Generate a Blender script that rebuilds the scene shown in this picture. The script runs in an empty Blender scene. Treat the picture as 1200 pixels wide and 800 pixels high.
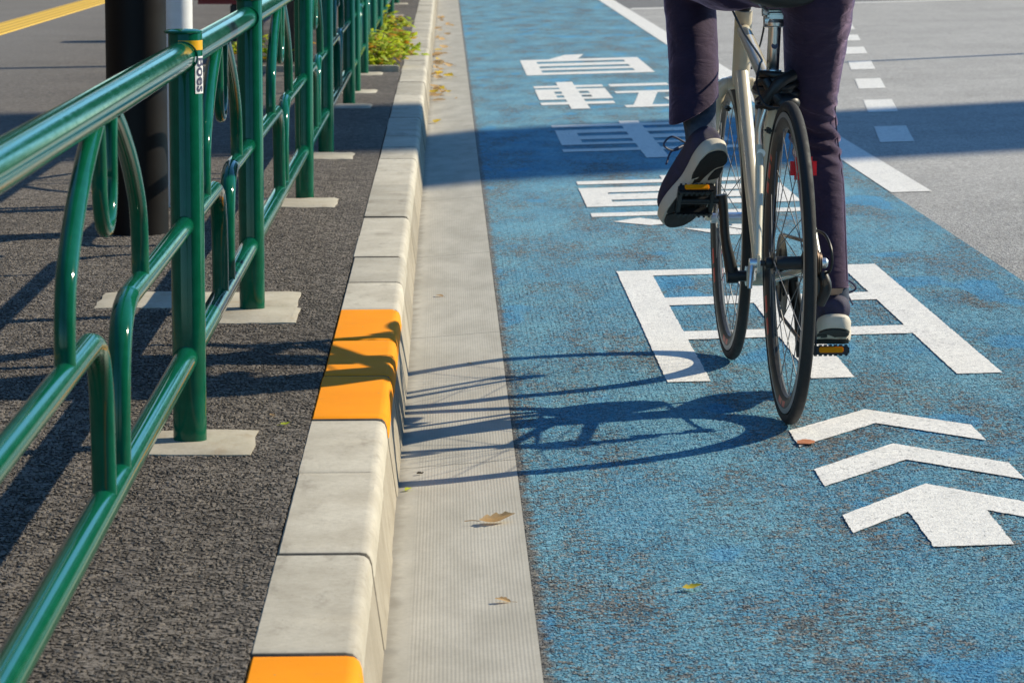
import bpy, bmesh, math, random
from mathutils import Vector, Matrix, noise as mnoise
random.seed(7)
R = math.radians
V = Vector
sc = bpy.context.scene
COL = sc.collection

# ------------------------------------------------------------------ materials
class NT:
    def __init__(s, name):
        s.m = bpy.data.materials.new(name); s.m.use_nodes = True
        s.t = s.m.node_tree; s.n = s.t.nodes; s.b = s.n['Principled BSDF']
        s.geo = None
    def link(s, a, b): s.t.links.new(a, b)
    def put(s, sock, v):
        if hasattr(v, 'is_output'): s.link(v, sock)
        else: sock.default_value = v
    def pos(s, kind='world'):
        if kind == 'world':
            return s.n.new('ShaderNodeNewGeometry').outputs['Position']
        return s.n.new('ShaderNodeTexCoord').outputs['Object']
    def scale(s, vec, sx, sy, sz):
        m = s.n.new('ShaderNodeMapping'); m.inputs['Scale'].default_value = (sx, sy, sz)
        s.link(vec, m.inputs['Vector']); return m.outputs['Vector']
    def noise(s, vec, sc_, det=3, rough=.55, dist=0):
        n = s.n.new('ShaderNodeTexNoise'); s.link(vec, n.inputs['Vector'])
        n.inputs['Scale'].default_value = sc_; n.inputs['Detail'].default_value = det
        n.inputs['Roughness'].default_value = rough; n.inputs['Distortion'].default_value = dist
        return n.outputs['Fac']
    def voro(s, vec, sc_, feat='F1'):
        n = s.n.new('ShaderNodeTexVoronoi'); n.feature = feat; s.link(vec, n.inputs['Vector'])
        n.inputs['Scale'].default_value = sc_
        return n
    def ramp(s, f, a, b, lo=0., hi=1., smooth=True):
        n = s.n.new('ShaderNodeMapRange'); n.interpolation_type = 'SMOOTHSTEP' if smooth else 'LINEAR'
        s.link(f, n.inputs['Value'])
        for k, v in (('From Min', a), ('From Max', b), ('To Min', lo), ('To Max', hi)): n.inputs[k].default_value = v
        return n.outputs['Result']
    def math(s, op, a, b=0., c=0.):
        n = s.n.new('ShaderNodeMath'); n.operation = op
        s.put(n.inputs[0], a); s.put(n.inputs[1], b); s.put(n.inputs[2], c); return n.outputs[0]
    def mix(s, f, a, b):
        n = s.n.new('ShaderNodeMix'); n.data_type = 'RGBA'
        s.put(n.inputs['Factor'], f)
        for k, v in ((6, a), (7, b)):
            s.put(n.inputs[k], v if hasattr(v, 'is_output') else (*v, 1))
        return n.outputs[2]
    def sep(s, vec):
        n = s.n.new('ShaderNodeSeparateXYZ'); s.link(vec, n.inputs[0]); return n.outputs
    def bump(s, h, strength=.5, dist=.003):
        n = s.n.new('ShaderNodeBump'); n.inputs['Strength'].default_value = strength
        n.inputs['Distance'].default_value = dist; s.link(h, n.inputs['Height'])
        s.link(n.outputs['Normal'], s.b.inputs['Normal']); return n
    def disp(s, h, scale, mid=1.):
        far = s.ramp(s.sep(s.pos())[1], 8, 15, 0, 1)     # too fine to model farther off
        h = s.math('ADD', s.math('MULTIPLY', h, s.math('SUBTRACT', 1., far)), s.math('MULTIPLY', far, mid-.3))
        n = s.n.new('ShaderNodeDisplacement'); n.inputs['Scale'].default_value = scale; n.inputs['Midlevel'].default_value = mid
        s.link(h, n.inputs['Height']); s.link(n.outputs[0], s.n['Material Output'].inputs['Displacement'])
        s.m.displacement_method = 'BOTH'
    def set(s, **k):
        for a, v in k.items():
            sk = s.b.inputs[a.replace('_', ' ')]
            if a == 'Base_Color' and not hasattr(v, 'is_output'): v = (*v, 1)
            s.put(sk, v)
        return s.m

def simple(name, c, rough=.5, metal=0., coat=0., var=.12, vs=25, bump=0., bs=200, spec=.5):
    t = NT(name); p = t.pos('obj')
    n = t.noise(p, vs, 4, .6)
    f = t.ramp(n, .25, .75)
    col = t.mix(f, tuple(x*(1-var) for x in c), tuple(min(1, x*(1+var)) for x in c))
    t.set(Base_Color=col, Roughness=t.ramp(n, .2, .8, max(.02, rough*.85), min(1, rough*1.15)), Metallic=metal, Coat_Weight=coat)
    t.b.inputs['Specular IOR Level'].default_value = spec
    if bump: t.bump(t.noise(p, bs, 3), bump, .002)
    return t.m

def grain(t, p, sc_):
    """stones of a coarse asphalt: per-stone random value, dark gaps, height"""
    nz = t.n.new('ShaderNodeTexNoise'); t.link(p, nz.inputs['Vector']); nz.inputs['Scale'].default_value = sc_*.9; nz.inputs['Detail'].default_value = 2
    wv = t.n.new('ShaderNodeVectorMath'); wv.operation = 'MULTIPLY_ADD'
    t.link(nz.outputs['Color'], wv.inputs[0]); wv.inputs[1].default_value = (.9/sc_,)*3; t.link(p, wv.inputs[2])
    q = wv.outputs[0]
    v = t.voro(q, sc_); e = t.voro(q, sc_, 'DISTANCE_TO_EDGE'); r = t.sep(v.outputs['Color'])
    n = t.noise(p, sc_*.35, 3, .6)
    wid = t.ramp(n, .3, .7, .02, .34)
    gap = t.math('SUBTRACT', 1., t.math('DIVIDE', e.outputs['Distance'], wid)); gap = t.ramp(gap, 0, .8)
    pit = t.ramp(r[1], .80, .86); gap = t.math('MAXIMUM', gap, t.math('MULTIPLY', pit, .8))
    h = t.math('MULTIPLY', t.math('SUBTRACT', 1., gap), t.math('MULTIPLY_ADD', r[0], .5, .5))
    fine = t.noise(p, sc_*3.2, 3, .65)
    return r[0], gap, t.math('MULTIPLY_ADD', fine, .3, h), fine, n

def m_asphalt(name, dark, light, sc_=110, strength=.8, gapd=.9, fade=False, dsp=.0030):
    t = NT(name); p = t.pos()
    c, gap, h, fine, n = grain(t, p, sc_)
    big = t.noise(p, 1.1, 5, .6); mid = t.noise(p, 7, 4, .6)
    f = t.math('ADD', t.math('MULTIPLY', c, .6), t.math('MULTIPLY', fine, .5))
    f = t.math('ADD', f, t.ramp(big, .3, .7, -.12, .12)); f = t.math('ADD', f, t.ramp(mid, .3, .7, -.07, .07))
    col = t.mix(t.ramp(f, .1, .95, 0, 1, False), dark, light)
    g = t.math('MULTIPLY', gap, gapd)
    if fade:
        k = t.ramp(t.math('ADD', t.sep(p)[0], t.math('MULTIPLY', mid, .5)), -3.2, -.8, 0, 1)
        g = t.math('MULTIPLY', g, t.math('MULTIPLY_ADD', k, .7, .3))
        col = t.mix(k, t.mix(f, (.145, .138, .132), (.225, .215, .205)), col)
    col = t.mix(g, col, tuple(x*.14 for x in dark))
    t.set(Base_Color=col, Roughness=.9); t.b.inputs['Specular IOR Level'].default_value = .18
    t.disp(h, dsp, 1.1)
    return t.m

def m_blue():
    t = NT('blue lane paint'); p = t.pos(); xyz = t.sep(p)
    c, gap, h, fine, n = grain(t, p, 150)
    n1 = t.noise(p, 48, 4, .7)
    tone = t.noise(t.scale(p, 1, .55, 1), 4.5, 5, .62)
    blue = t.mix(t.ramp(tone, .3, .7), (.075, .275, .415), (.165, .39, .485))
    blue = t.mix(t.ramp(t.math('ADD', t.math('MULTIPLY', c, .5), t.math('MULTIPLY', fine, .5)), .2, .8, 0, .75), blue, (.25, .42, .50))
    fresh = t.ramp(t.noise(t.scale(p, 1.2, .5, 1), 3.1, 2, .5), .61, .66)
    blue = t.mix(t.math('MULTIPLY', fresh, .4), blue, (.030, .26, .53))
    stone = t.mix(t.math('MULTIPLY_ADD', fine, .5, t.math('MULTIPLY', c, .5)), (.075, .060, .048), (.36, .30, .24))
    worn_big = t.noise(t.scale(p, 1.5, .45, 1), 2.4, 6, .7)
    wm = t.math('ADD', t.math('MULTIPLY', n1, .5), t.math('MULTIPLY', worn_big, .8))
    wm = t.math('ADD', wm, t.math('MULTIPLY', t.math('SUBTRACT', c, .5), .20))
    wm = t.math('SUBTRACT', wm, t.math('MULTIPLY', fresh, .10))
    worn = t.ramp(wm, .655, .80, 0, .85)
    edge = t.math('ADD', xyz[0], t.math('MULTIPLY', t.math('SUBTRACT', t.noise(p, 40, 3), .5), .06))
    edge = t.ramp(edge, .142, .160, 1, 0)
    worn = t.math('MAXIMUM', worn, t.math('MULTIPLY', edge, .9))
    col = t.mix(worn, blue, stone)
    deep = t.math('MULTIPLY', gap, t.math('MULTIPLY_ADD', t.ramp(wm, .45, .75), .55, .16))
    col = t.mix(deep, col, (.012, .022, .034))
    t.set(Base_Color=col, Roughness=.85); t.b.inputs['Specular IOR Level'].default_value = .15
    t.disp(h, .0017, 1.1)
    return t.m

def m_white():
    t = NT('white road paint'); p = t.pos()
    cell, gap, h, fine, n_ = grain(t, p, 135)
    n = t.noise(p, 90, 3, .7); big = t.noise(p, 3, 4)
    w = t.ramp(t.math('ADD', t.math('MULTIPLY', n, .8), t.math('MULTIPLY', big, .25)), .56, .66, 0, .75)
    w = t.math('MULTIPLY', w, t.ramp(cell, .35, .6))
    dirt = t.ramp(t.noise(t.scale(p, 2.5, .8, 1), 5, 5, .7), .48, .72, 0, .28)
    base = t.mix(t.ramp(big, .3, .7), (.80, .775, .72), (.86, .835, .78))
    base = t.mix(dirt, base, (.50, .49, .48)); col = t.mix(t.math('MULTIPLY', gap, .32), base, (.32, .32, .33)); t.set(Base_Color=t.mix(w, col, (.24, .235, .235)), Roughness=.8); t.b.inputs['Specular IOR Level'].default_value = .15
    t.bump(h, .32, .003)
    return t.m

def m_concrete(name, a, b, stain=(.24, .21, .17), bumpst=.3, spots=True):
    t = NT(name); p = t.pos()
    n = t.noise(t.scale(p, 1.5, 1, 1), 5, 6, .65); f = t.noise(p, 110, 4, .7)
    col = t.mix(t.ramp(n, .3, .7), a, b)
    col = t.mix(t.ramp(f, .35, .75, 0, .35), col, tuple(x*.7 for x in a))
    if spots:
        col = t.mix(t.ramp(t.noise(t.scale(p, 2, .7, 1), 9, 5, .7), .52, .74, 0, .6), col, stain)
        pit = t.voro(p, 60)
        col = t.mix(t.ramp(pit.outputs['Distance'], .05, .11, .55, 0), col, tuple(x*.4 for x in a))
    oi = t.n.new('ShaderNodeObjectInfo')
    hs = t.n.new('ShaderNodeHueSaturation'); t.link(col, hs.inputs['Color']); t.link(t.ramp(oi.outputs['Random'], 0, 1, .84, 1.08, False), hs.inputs['Value']); col = hs.outputs[0]
    t.set(Base_Color=col, Roughness=.9); t.b.inputs['Specular IOR Level'].default_value = .15
    t.bump(t.math('ADD', f, t.math('MULTIPLY', t.noise(p, 380, 2), .6)), bumpst, .0015)
    return t.m

def m_gutter():
    t = NT('ribbed gutter concrete'); p = t.pos(); x = t.sep(p)[0]
    wob = t.math('MULTIPLY', t.math('SUBTRACT', t.noise(p, 6, 2), .5), .0015)
    rib = t.math('SINE', t.math('MULTIPLY', t.math('ADD', x, wob), 2*math.pi/.0060))
    inb = t.math('MULTIPLY', t.ramp(x, -.062, -.05), t.ramp(x, .125, .135, 1, 0))
    rib = t.math('MULTIPLY', t.math('MULTIPLY_ADD', rib, .5, .5), inb)
    n = t.noise(t.scale(p, 2, .6, 1), 4, 6, .65); f = t.noise(p, 120, 4, .7)
    col = t.mix(t.ramp(n, .3, .7), (.385, .36, .305), (.50, .47, .405))
    col = t.mix(t.ramp(f, .4, .75, 0, .3), col, (.30, .285, .25))
    col = t.mix(t.math('MULTIPLY', t.math('MULTIPLY', t.math('SUBTRACT', 1., rib), inb), t.ramp(t.noise(p, 7, 4, .65), .3, .75, .02, .20)), col, (.20, .19, .165))
    dirt = t.math('ADD', x, t.math('MULTIPLY', t.noise(p, 14, 4), .05))
    col = t.mix(t.ramp(dirt, -.072, -.045, .5, 0), col, (.17, .15, .12))
    t.set(Base_Color=col, Roughness=.9); t.b.inputs['Specular IOR Level'].default_value = .12
    t.bump(t.math('ADD', t.math('MULTIPLY', rib, .7), t.math('MULTIPLY', f, .6)), .22, .0014)
    return t.m

def m_yellow():
    t = NT('yellow kerb paint'); p = t.pos()
    f = t.noise(p, 90, 4, .7); n = t.noise(p, 6, 4)
    col = t.mix(t.ramp(n, .3, .7), (.83, .27, .004), (.88, .30, .006))
    col = t.mix(t.ramp(f, .62, .74, 0, .45), col, (.45, .17, .02))
    col = t.mix(t.ramp(t.noise(t.scale(p, 1, 3, 1), 13, 5, .72), .56, .72, 0, .28), col, (.40, .20, .06))
    ch = t.voro(p, 38); col = t.mix(t.math('MULTIPLY', t.ramp(ch.outputs['Distance'], .05, .10, 1, 0), t.ramp(t.sep(ch.outputs['Color'])[0], .6, .65)), col, (.33, .29, .22))
    z = t.sep(p)[2]
    edge = t.ramp(t.math('ADD', z, t.math('MULTIPLY', t.noise(p, 45, 3), .02)), .112, .118)
    col = t.mix(edge, (.42, .40, .35), col)
    t.set(Base_Color=col, Roughness=.75); t.b.inputs['Specular IOR Level'].default_value = .12; t.bump(f, .25, .0015)
    return t.m

def m_green():
    t = NT('glossy green rail paint'); p = t.pos()
    n = t.noise(p, 35, 4, .6); f = t.noise(p, 260, 2)
    col = t.mix(t.ramp(n, .3, .7), (.0026, .082, .041), (.0036, .100, .052))
    dust = t.ramp(t.noise(p, 150, 4, .75), .70, .78, 0, .35)
    col = t.mix(dust, col, (.10, .13, .09))
    t.set(Base_Color=col, Roughness=t.ramp(n, .3, .8, .07, .13), Coat_Weight=0.); t.b.inputs['Specular IOR Level'].default_value = .30
    t.bump(t.math('ADD', f, n), .009, .002)
    return t.m

def m_tactile():
    t = NT('yellow tactile paving'); p = t.pos(); x = t.sep(p)[0]
    r = t.math('SINE', t.math('MULTIPLY', x, 2*math.pi/.075))
    col = t.mix(t.ramp(r, -.8, .2), (.50, .30, .04), (.74, .47, .06))
    t.set(Base_Color=col, Roughness=.8); t.bump(r, .5, .004)
    return t.m

def m_cloth(name, c, c2, scale=1., sheen=.06):
    t = NT(name); p = t.pos('obj')
    n = t.noise(p, 14*scale, 4, .6); weave = t.noise(p, 900, 2)
    fold = t.noise(t.scale(p, 1, 1, 2.6), 16, 3, .5, .6)
    col = t.mix(t.ramp(n, .3, .7), c, c2)
    t.set(Base_Color=col, Roughness=.85, Sheen_Weight=sheen, Sheen_Roughness=.35, Sheen_Tint=(.88, .64, .95, 1)); t.b.inputs['Specular IOR Level'].default_value = .2
    t.bump(t.math('ADD', t.math('MULTIPLY', weave, .06), fold), .55, .010)
    return t.m

def m_leaf(name, a, b):
    t = NT(name); p = t.pos('obj')
    n = t.noise(p, 40, 3)
    inf = t.n.new('ShaderNodeObjectInfo')
    g = t.n.new('ShaderNodeNewGeometry')
    f = t.math('ADD', t.math('MULTIPLY', g.outputs['Random Per Island'], .7), t.math('MULTIPLY', n, .4))
    t.set(Base_Color=t.mix(f, a, b), Roughness=.6)
    t.b.inputs['Transmission Weight'].default_value = 0
    tr = t.n.new('ShaderNodeBsdfTranslucent'); t.link(t.mix(f, a, b), tr.inputs['Color'])
    ms = t.n.new('ShaderNodeMixShader'); ms.inputs[0].default_value = .5
    out = t.n['Material Output']
    t.link(t.b.outputs[0], ms.inputs[1]); t.link(tr.outputs[0], ms.inputs[2]); t.link(ms.outputs[0], out.inputs['Surface'])
    return t.m

M = dict(
    pave=m_asphalt('dark pavement asphalt', (.090, .078, .068), (.245, .213, .182), 108, .95, .7, True, .0028),
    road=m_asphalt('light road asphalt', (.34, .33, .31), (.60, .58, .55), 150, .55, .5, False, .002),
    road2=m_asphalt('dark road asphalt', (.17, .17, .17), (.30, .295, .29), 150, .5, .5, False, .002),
    blue=m_blue(), white=m_white(), gutter=m_gutter(), yellow=m_yellow(), green=m_green(), tact=m_tactile(),
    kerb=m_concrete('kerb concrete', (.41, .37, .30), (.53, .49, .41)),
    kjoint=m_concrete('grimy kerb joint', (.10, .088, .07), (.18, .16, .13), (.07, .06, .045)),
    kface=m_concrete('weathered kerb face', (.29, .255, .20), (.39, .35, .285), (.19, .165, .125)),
    foot=m_concrete('footing mortar', (.38, .34, .265), (.50, .455, .37), (.32, .25, .17)),
    brown=simple('dark brown pole paint', (.0042, .0026, .0022), .5, 0, 0, .2, 8, spec=.22),
    wpole=simple('white pole paint', (.78, .78, .78), .35, 0, .3, .05),
    red=simple('red cabinet paint', (.32, .010, .016), .4, 0, .2),
    black=simple('black plastic', (.010, .010, .011), .45, 0, 0, .2, 40, .1),
    rubber=simple('tyre rubber', (.014, .014, .015), .75, 0, 0, .25, 60, .25, 500),
    frame=simple('cream frame paint', (.68, .60, .45), .25, 0, .8, .05, 12),
    alu=simple('brushed aluminium', (.80, .80, .80), .34, 1, 0, .1, 60),
    dalu=simple('dark anodised rim', (.03, .03, .032), .5, .0, 0, .2, 60),
    track=simple('worn brake track', (.36, .36, .36), .5, .8, 0, .1, 60),
    steel=simple('spoke steel', (.16, .16, .165), .55, .3),
    sprocket=simple('brown greasy sprocket', (.10, .065, .045), .45, .7, 0, .4, 120),
    redd=simple('red decal', (.55, .035, .03), .4),
    redl=simple('red tail light lens', (.62, .012, .012), .15, 0, .6),
    amber=simple('amber reflector', (1., .33, .006), .6, 0, 0, .1, 200, spec=.1),
    sadd=simple('black saddle cover', (.011, .013, .012), .5, 0, 0, .2, 20, .15),
    trou=m_cloth('purple trousers', (.027, .0165, .036), (.041, .025, .051), 1., .6),
    jack=m_cloth('charcoal jacket', (.030, .028, .028), (.045, .041, .040)),
    skin=simple('skin', (.50, .30, .21), .5, 0, 0, .06), hair=simple('black hair', (.012, .009, .008), .4, 0, 0, .3, 90, .4, 300),
    sock=m_cloth('navy sock', (.042, .058, .092), (.075, .092, .130), 3),
    shoe=simple('navy shoe knit', (.032, .028, .066), .8, 0, 0, .3, 60, .5, 700),
    foam=simple('white shoe midsole', (.60, .54, .45), .7, 0, 0, .06, 20, .2),
    outs=simple('black outsole', (.014, .014, .013), .7, 0, 0, .3, 60, .4, 400),
    stick=simple('white sticker', (.75, .75, .74), .5), ink=simple('sticker ink', (.05, .055, .11), .5),
    ytape=simple('yellow reflective tape', (.85, .42, .01), .35),
    stem=simple('plant stem', (.10, .085, .03), .8), trunk=simple('tree bark', (.07, .05, .035), .9, 0, 0, .3, 30, .6, 90),
    lg=m_leaf('weed leaf', (.20, .36, .018), (.66, .68, .04)),
    lr=m_leaf('red weed leaf', (.42, .14, .02), (.55, .42, .04)),
    tleaf=simple('dark tree leaf', (.02, .05, .012), .6, 0, 0, .5, 2),
    dry=m_leaf('dry leaf', (.33, .16, .05), (.66, .47, .25)), dryy=m_leaf('yellow leaf', (.62, .43, .03), (.72, .52, .06)),
    soil=simple('soil', (.05, .035, .022), .95, 0, 0, .4, 30, .8, 150),
    bldg=simple('dark brick', (.06, .05, .045), .8, 0, 0, .3, 2),
    glass=simple('dark window glass', (.03, .035, .04), .05, 0, 0, .1, 3),
    ground=simple('ground', (.15, .145, .14), .9, 0, 0, .2, 3),
)

# ------------------------------------------------------------------ object helpers
def obj(name, bm, mat, parent=None, smooth=True, label=None):
    me = bpy.data.meshes.new(name)
    bmesh.ops.recalc_face_normals(bm, faces=bm.faces)
    bm.to_mesh(me); bm.free()
    for m in (mat if isinstance(mat, (list, tuple)) else [mat]): me.materials.append(m)
    if smooth:
        for p in me.polygons: p.use_smooth = True
        try: me.set_sharp_from_angle(angle=R(38))
        except Exception: pass
    o = bpy.data.objects.new(name, me); COL.objects.link(o)
    if parent is not None: o.parent = parent
    if label: o['label'] = label
    return o
def tag(o, label, cat, group=None, kind=None):
    o['label'] = label; o['category'] = cat
    if group: o['group'] = group
    if kind: o['kind'] = kind
    return o
def empty(name, loc, rz, label, cat, group=None, kind=None):
    o = bpy.data.objects.new(name, None); COL.objects.link(o)
    o.location = loc; o.rotation_euler = (0, 0, rz); o.empty_display_size = .1
    return tag(o, label, cat, group, kind)

def catmull(pts, m):
    P = [V(p) for p in pts]
    if len(P) < 3 or m <= 1: return P
    P = [P[0]*2-P[1]] + P + [P[-1]*2-P[-2]]
    out = []
    for i in range(1, len(P)-2):
        a, b, c, d = P[i-1:i+3]
        for k in range(m):
            t = k/m
            out.append(.5*((2*b)+(c-a)*t+(2*a-5*b+4*c-d)*t*t+(3*b-a-3*c+d)*t**3))
    out.append(P[-2]); return out

def tube(bm, pts, r, n=12, m=1, cap=True, closed=False, mi=0):
    P = catmull(pts, m) if not closed else [V(p) for p in pts]
    rs = r if isinstance(r, (list, tuple)) else [r]*len(P)
    if len(rs) != len(P):
        rr = rs; rs = []
        for i in range(len(P)):
            u = i/(len(P)-1)*(len(rr)-1); k = min(int(u), len(rr)-2); rs.append(rr[k]+(rr[k+1]-rr[k])*(u-k))
    L = len(P); up = None; rings = []
    for i in range(L):
        if closed: tn = P[(i+1) % L]-P[i-1]
        else: tn = P[min(i+1, L-1)]-P[max(i-1, 0)]
        tn.normalize()
        if up is None:
            up = V((0, 0, 1)) if abs(tn.z) < .9 else V((0, 1, 0))
        up = (up-tn*up.dot(tn)).normalized(); w = tn.cross(up)
        rings.append([bm.verts.new(P[i]+(up*math.cos(a)+w*math.sin(a))*rs[i]) for a in [2*math.pi*k/n for k in range(n)]])
    for i in range(L if closed else L-1):
        A, B = rings[i], rings[(i+1) % L]
        for k in range(n):
            f = bm.faces.new((A[k], A[(k+1) % n], B[(k+1) % n], B[k])); f.material_index = mi
    if cap and not closed:
        for A in (rings[0], rings[-1]):
            f = bm.faces.new(A); f.material_index = mi
    return bm

def loft(bm, keys, n=24, m=4, ref=(1, 0, 0)):
    """keys: (point, ra along ref, rb across)"""
    P = catmull([k[0] for k in keys], m)
    RA = catmull([(k[1], k[2], 0) for k in keys], m)
    ref = V(ref); rings = []
    for i, p in enumerate(P):
        tn = (P[min(i+1, len(P)-1)]-P[max(i-1, 0)]).normalized()
        a = (ref-tn*ref.dot(tn)).normalized(); b = tn.cross(a)
        rings.append([bm.verts.new(p+a*math.cos(t)*RA[i].x+b*math.sin(t)*RA[i].y) for t in [2*math.pi*k/n for k in range(n)]])
    for A, B in zip(rings, rings[1:]):
        for k in range(n): bm.faces.new((A[k], A[(k+1) % n], B[(k+1) % n], B[k]))
    bm.faces.new(rings[0]); bm.faces.new(rings[-1])
    return bm

def ball(bm, c, rx, ry, rz, seg=20):
    r = bmesh.ops.create_uvsphere(bm, u_segments=seg, v_segments=seg//2+2, radius=1)
    for v in r['verts']: v.co = V((v.co.x*rx, v.co.y*ry, v.co.z*rz))+V(c)

def box(bm, c, s, bevel=0., rot=None, mi=0):
    r = bmesh.ops.create_cube(bm, size=1)
    vs = r['verts']
    for v in vs: v.co = V((v.co.x*s[0], v.co.y*s[1], v.co.z*s[2]))
    if bevel:
        es = list({e for v in vs for e in v.link_edges})
        rr = bmesh.ops.bevel(bm, geom=es, offset=bevel, segments=2, affect='EDGES', clamp_overlap=True)
        vs = list({v for f in rr['faces'] for v in f.verts} | {v for v in vs if v.is_valid})
    for v in vs:
        if rot is not None: v.co = rot @ v.co
        v.co += V(c)
    return vs

def lathe(bm, prof, n=32, axis='z', c=(0, 0, 0), closed=False):
    """prof: (radius, offset along axis)"""
    rings = []
    for r, h in prof:
        ring = []
        for k in range(n):
            a = 2*math.pi*k/n; x, y = r*math.cos(a), r*math.sin(a)
            p = {'z': (x, y, h), 'x': (h, x, y), 'y': (x, h, y)}[axis]
            ring.append(bm.verts.new(V(p)+V(c)))
        rings.append(ring)
    pr = list(zip(rings, rings[1:]))
    if closed: pr.append((rings[-1], rings[0]))
    for A, B in pr:
        for k in range(n): bm.faces.new((A[k], A[(k+1) % n], B[(k+1) % n], B[k]))
    if not closed:
        if prof[0][0] > 1e-5: bm.faces.new(rings[0])
        if prof[-1][0] > 1e-5: bm.faces.new(rings[-1])

def prism(bm, poly, z0, z1, axis='z', mi=0):
    f = (lambda x, y, z: (x, y, z)) if axis == 'z' else (lambda x, y, z: (z, x, y)) if axis == 'x' else (lambda x, y, z: (x, z, y))
    A = [bm.verts.new(f(x, y, z0)) for x, y in poly]; B = [bm.verts.new(f(x, y, z1)) for x, y in poly]
    k = len(poly)
    for i in range(k):
        q = bm.faces.new((A[i], A[(i+1) % k], B[(i+1) % k], B[i])); q.material_index = mi
    bm.faces.new(A).material_index = mi; bm.faces.new(B).material_index = mi

def voxel(bm, size, smooth=6):
    me = bpy.data.meshes.new('tmp'); bmesh.ops.recalc_face_normals(bm, faces=bm.faces); bm.to_mesh(me); bm.free()
    o = bpy.data.objects.new('tmp', me); COL.objects.link(o)
    md = o.modifiers.new('r', 'REMESH'); md.mode = 'VOXEL'; md.voxel_size = size
    if smooth:
        s = o.modifiers.new('s', 'SMOOTH'); s.factor = .5; s.iterations = smooth
    dg = bpy.context.evaluated_depsgraph_get(); dg.update()
    ev = o.evaluated_get(dg); nm = bpy.data.meshes.new_from_object(ev)
    out = bmesh.new(); out.from_mesh(nm)
    bpy.data.objects.remove(o); bpy.data.meshes.remove(me); bpy.data.meshes.remove(nm)
    return out

# ------------------------------------------------------------------ ground levels
def road_z(x): return .018+(x-.137)*.027
def gut_z(x): return (x+.09)*.08
PZ = .15
Y0, Y1 = 1.5, 80.

def strip(name, prof, mat, y0=Y0, y1=Y1, fine=False):
    bm = bmesh.new(); rows = []; ys_ = [y0]
    while ys_[-1] < y1:
        y = ys_[-1]; ys_.append(min(y1, y+(.5 if 3 < y < 14 else 1.5 if y < 34 else 50)) if fine else y1)
    for y in ys_:
        rows.append([bm.verts.new((x, y, z)) for x, z in prof])
    for A, B in zip(rows, rows[1:]):
        for i in range(len(A)-1): bm.faces.new((A[i], A[i+1], B[i+1], B[i]))
    o = obj(name, bm, mat, None, False)
    if fine:
        md = o.modifiers.new('grain', 'SUBSURF'); md.subdivision_type = 'SIMPLE'; md.levels = 0; md.render_levels = 1
        o.cycles.use_adaptive_subdivision = True; o.cycles.dicing_rate = 1.0
    return o

g = bmesh.new(); 
vs = [g.verts.new(p) for p in ((-900, -300, -.06), (900, -300, -.06), (900, 1500, -.06), (-900, 1500, -.06))]; g.faces.new(vs)
tag(obj('ground', g, M['ground'], None, False), 'plain ground reaching away beyond the street', 'ground', kind='structure')

pav = strip('pavement', [(-40, PZ), (-4, PZ), (-2, PZ), (-1.4, PZ), (-.8, PZ), (-.2555, PZ), (-.2555, -.05)], M['pave'], -3, Y1, True)
tag(pav, 'dark coarse asphalt pavement beside the kerb under the green railing', 'pavement', kind='structure')
tp = strip('tactile_paving', [(-3.50, PZ+.001), (-3.495, PZ+.006), (-3.205, PZ+.006), (-3.20, PZ+.001)], M['tact'], 0)
tag(tp, 'yellow ribbed strip of tactile paving along the walkway', 'tactile paving', kind='structure')

lane = strip('bike_lane', [(q_, road_z(q_)) for q_ in (.137, .5, .9, 1.3, 1.62)], M['blue'], -3, Y1, True)
tag(lane, 'worn blue painted bicycle lane with white characters', 'bicycle lane', kind='structure')
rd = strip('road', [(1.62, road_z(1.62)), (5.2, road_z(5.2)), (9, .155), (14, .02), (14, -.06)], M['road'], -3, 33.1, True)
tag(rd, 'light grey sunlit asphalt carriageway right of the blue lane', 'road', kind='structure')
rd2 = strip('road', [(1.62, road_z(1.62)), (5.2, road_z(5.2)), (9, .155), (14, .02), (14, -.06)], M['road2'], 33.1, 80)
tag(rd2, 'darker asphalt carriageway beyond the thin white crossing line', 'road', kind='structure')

# gutter slabs with narrow joints
bm = bmesh.new(); ys = [-1.4, .6, 2.6, 4.6, 6.62, 8.62, 10.6, 12.6, 14.6, 16.6, 18.6, 20.6, 22.6, 24.6, 26.6, 28.6, 30.6, 32.6, 36, 40, 50, 80]
for a, b in zip(ys, ys[1:]):
    q = .002
    pr = [(-.10, gut_z(-.10)), (-.02, gut_z(-.02)), (.05, gut_z(.05)), (.1365, gut_z(.1365))]
    A = [bm.verts.new((x, a+q, z)) for x, z in pr]; B = [bm.verts.new((x, b-q, z)) for x, z in pr]
    A2 = [bm.verts.new((x, a+q, z-.1)) for x, z in pr]; B2 = [bm.verts.new((x, b-q, z-.1)) for x, z in pr]
    for i in range(3): bm.faces.new((A[i], A[i+1], B[i+1], B[i]))
    for i in range(3): bm.faces.new((A[i], A[i+1], A2[i+1], A2[i])); bm.faces.new((B[i], B[i+1], B2[i+1], B2[i]))
    bm.faces.new((A[3], B[3], B2[3], A2[3]))
tag(obj('gutter', bm, M['gutter'], None, False), 'ribbed pale concrete gutter between kerb and blue lane', 'gutter', kind='structure')

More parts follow.
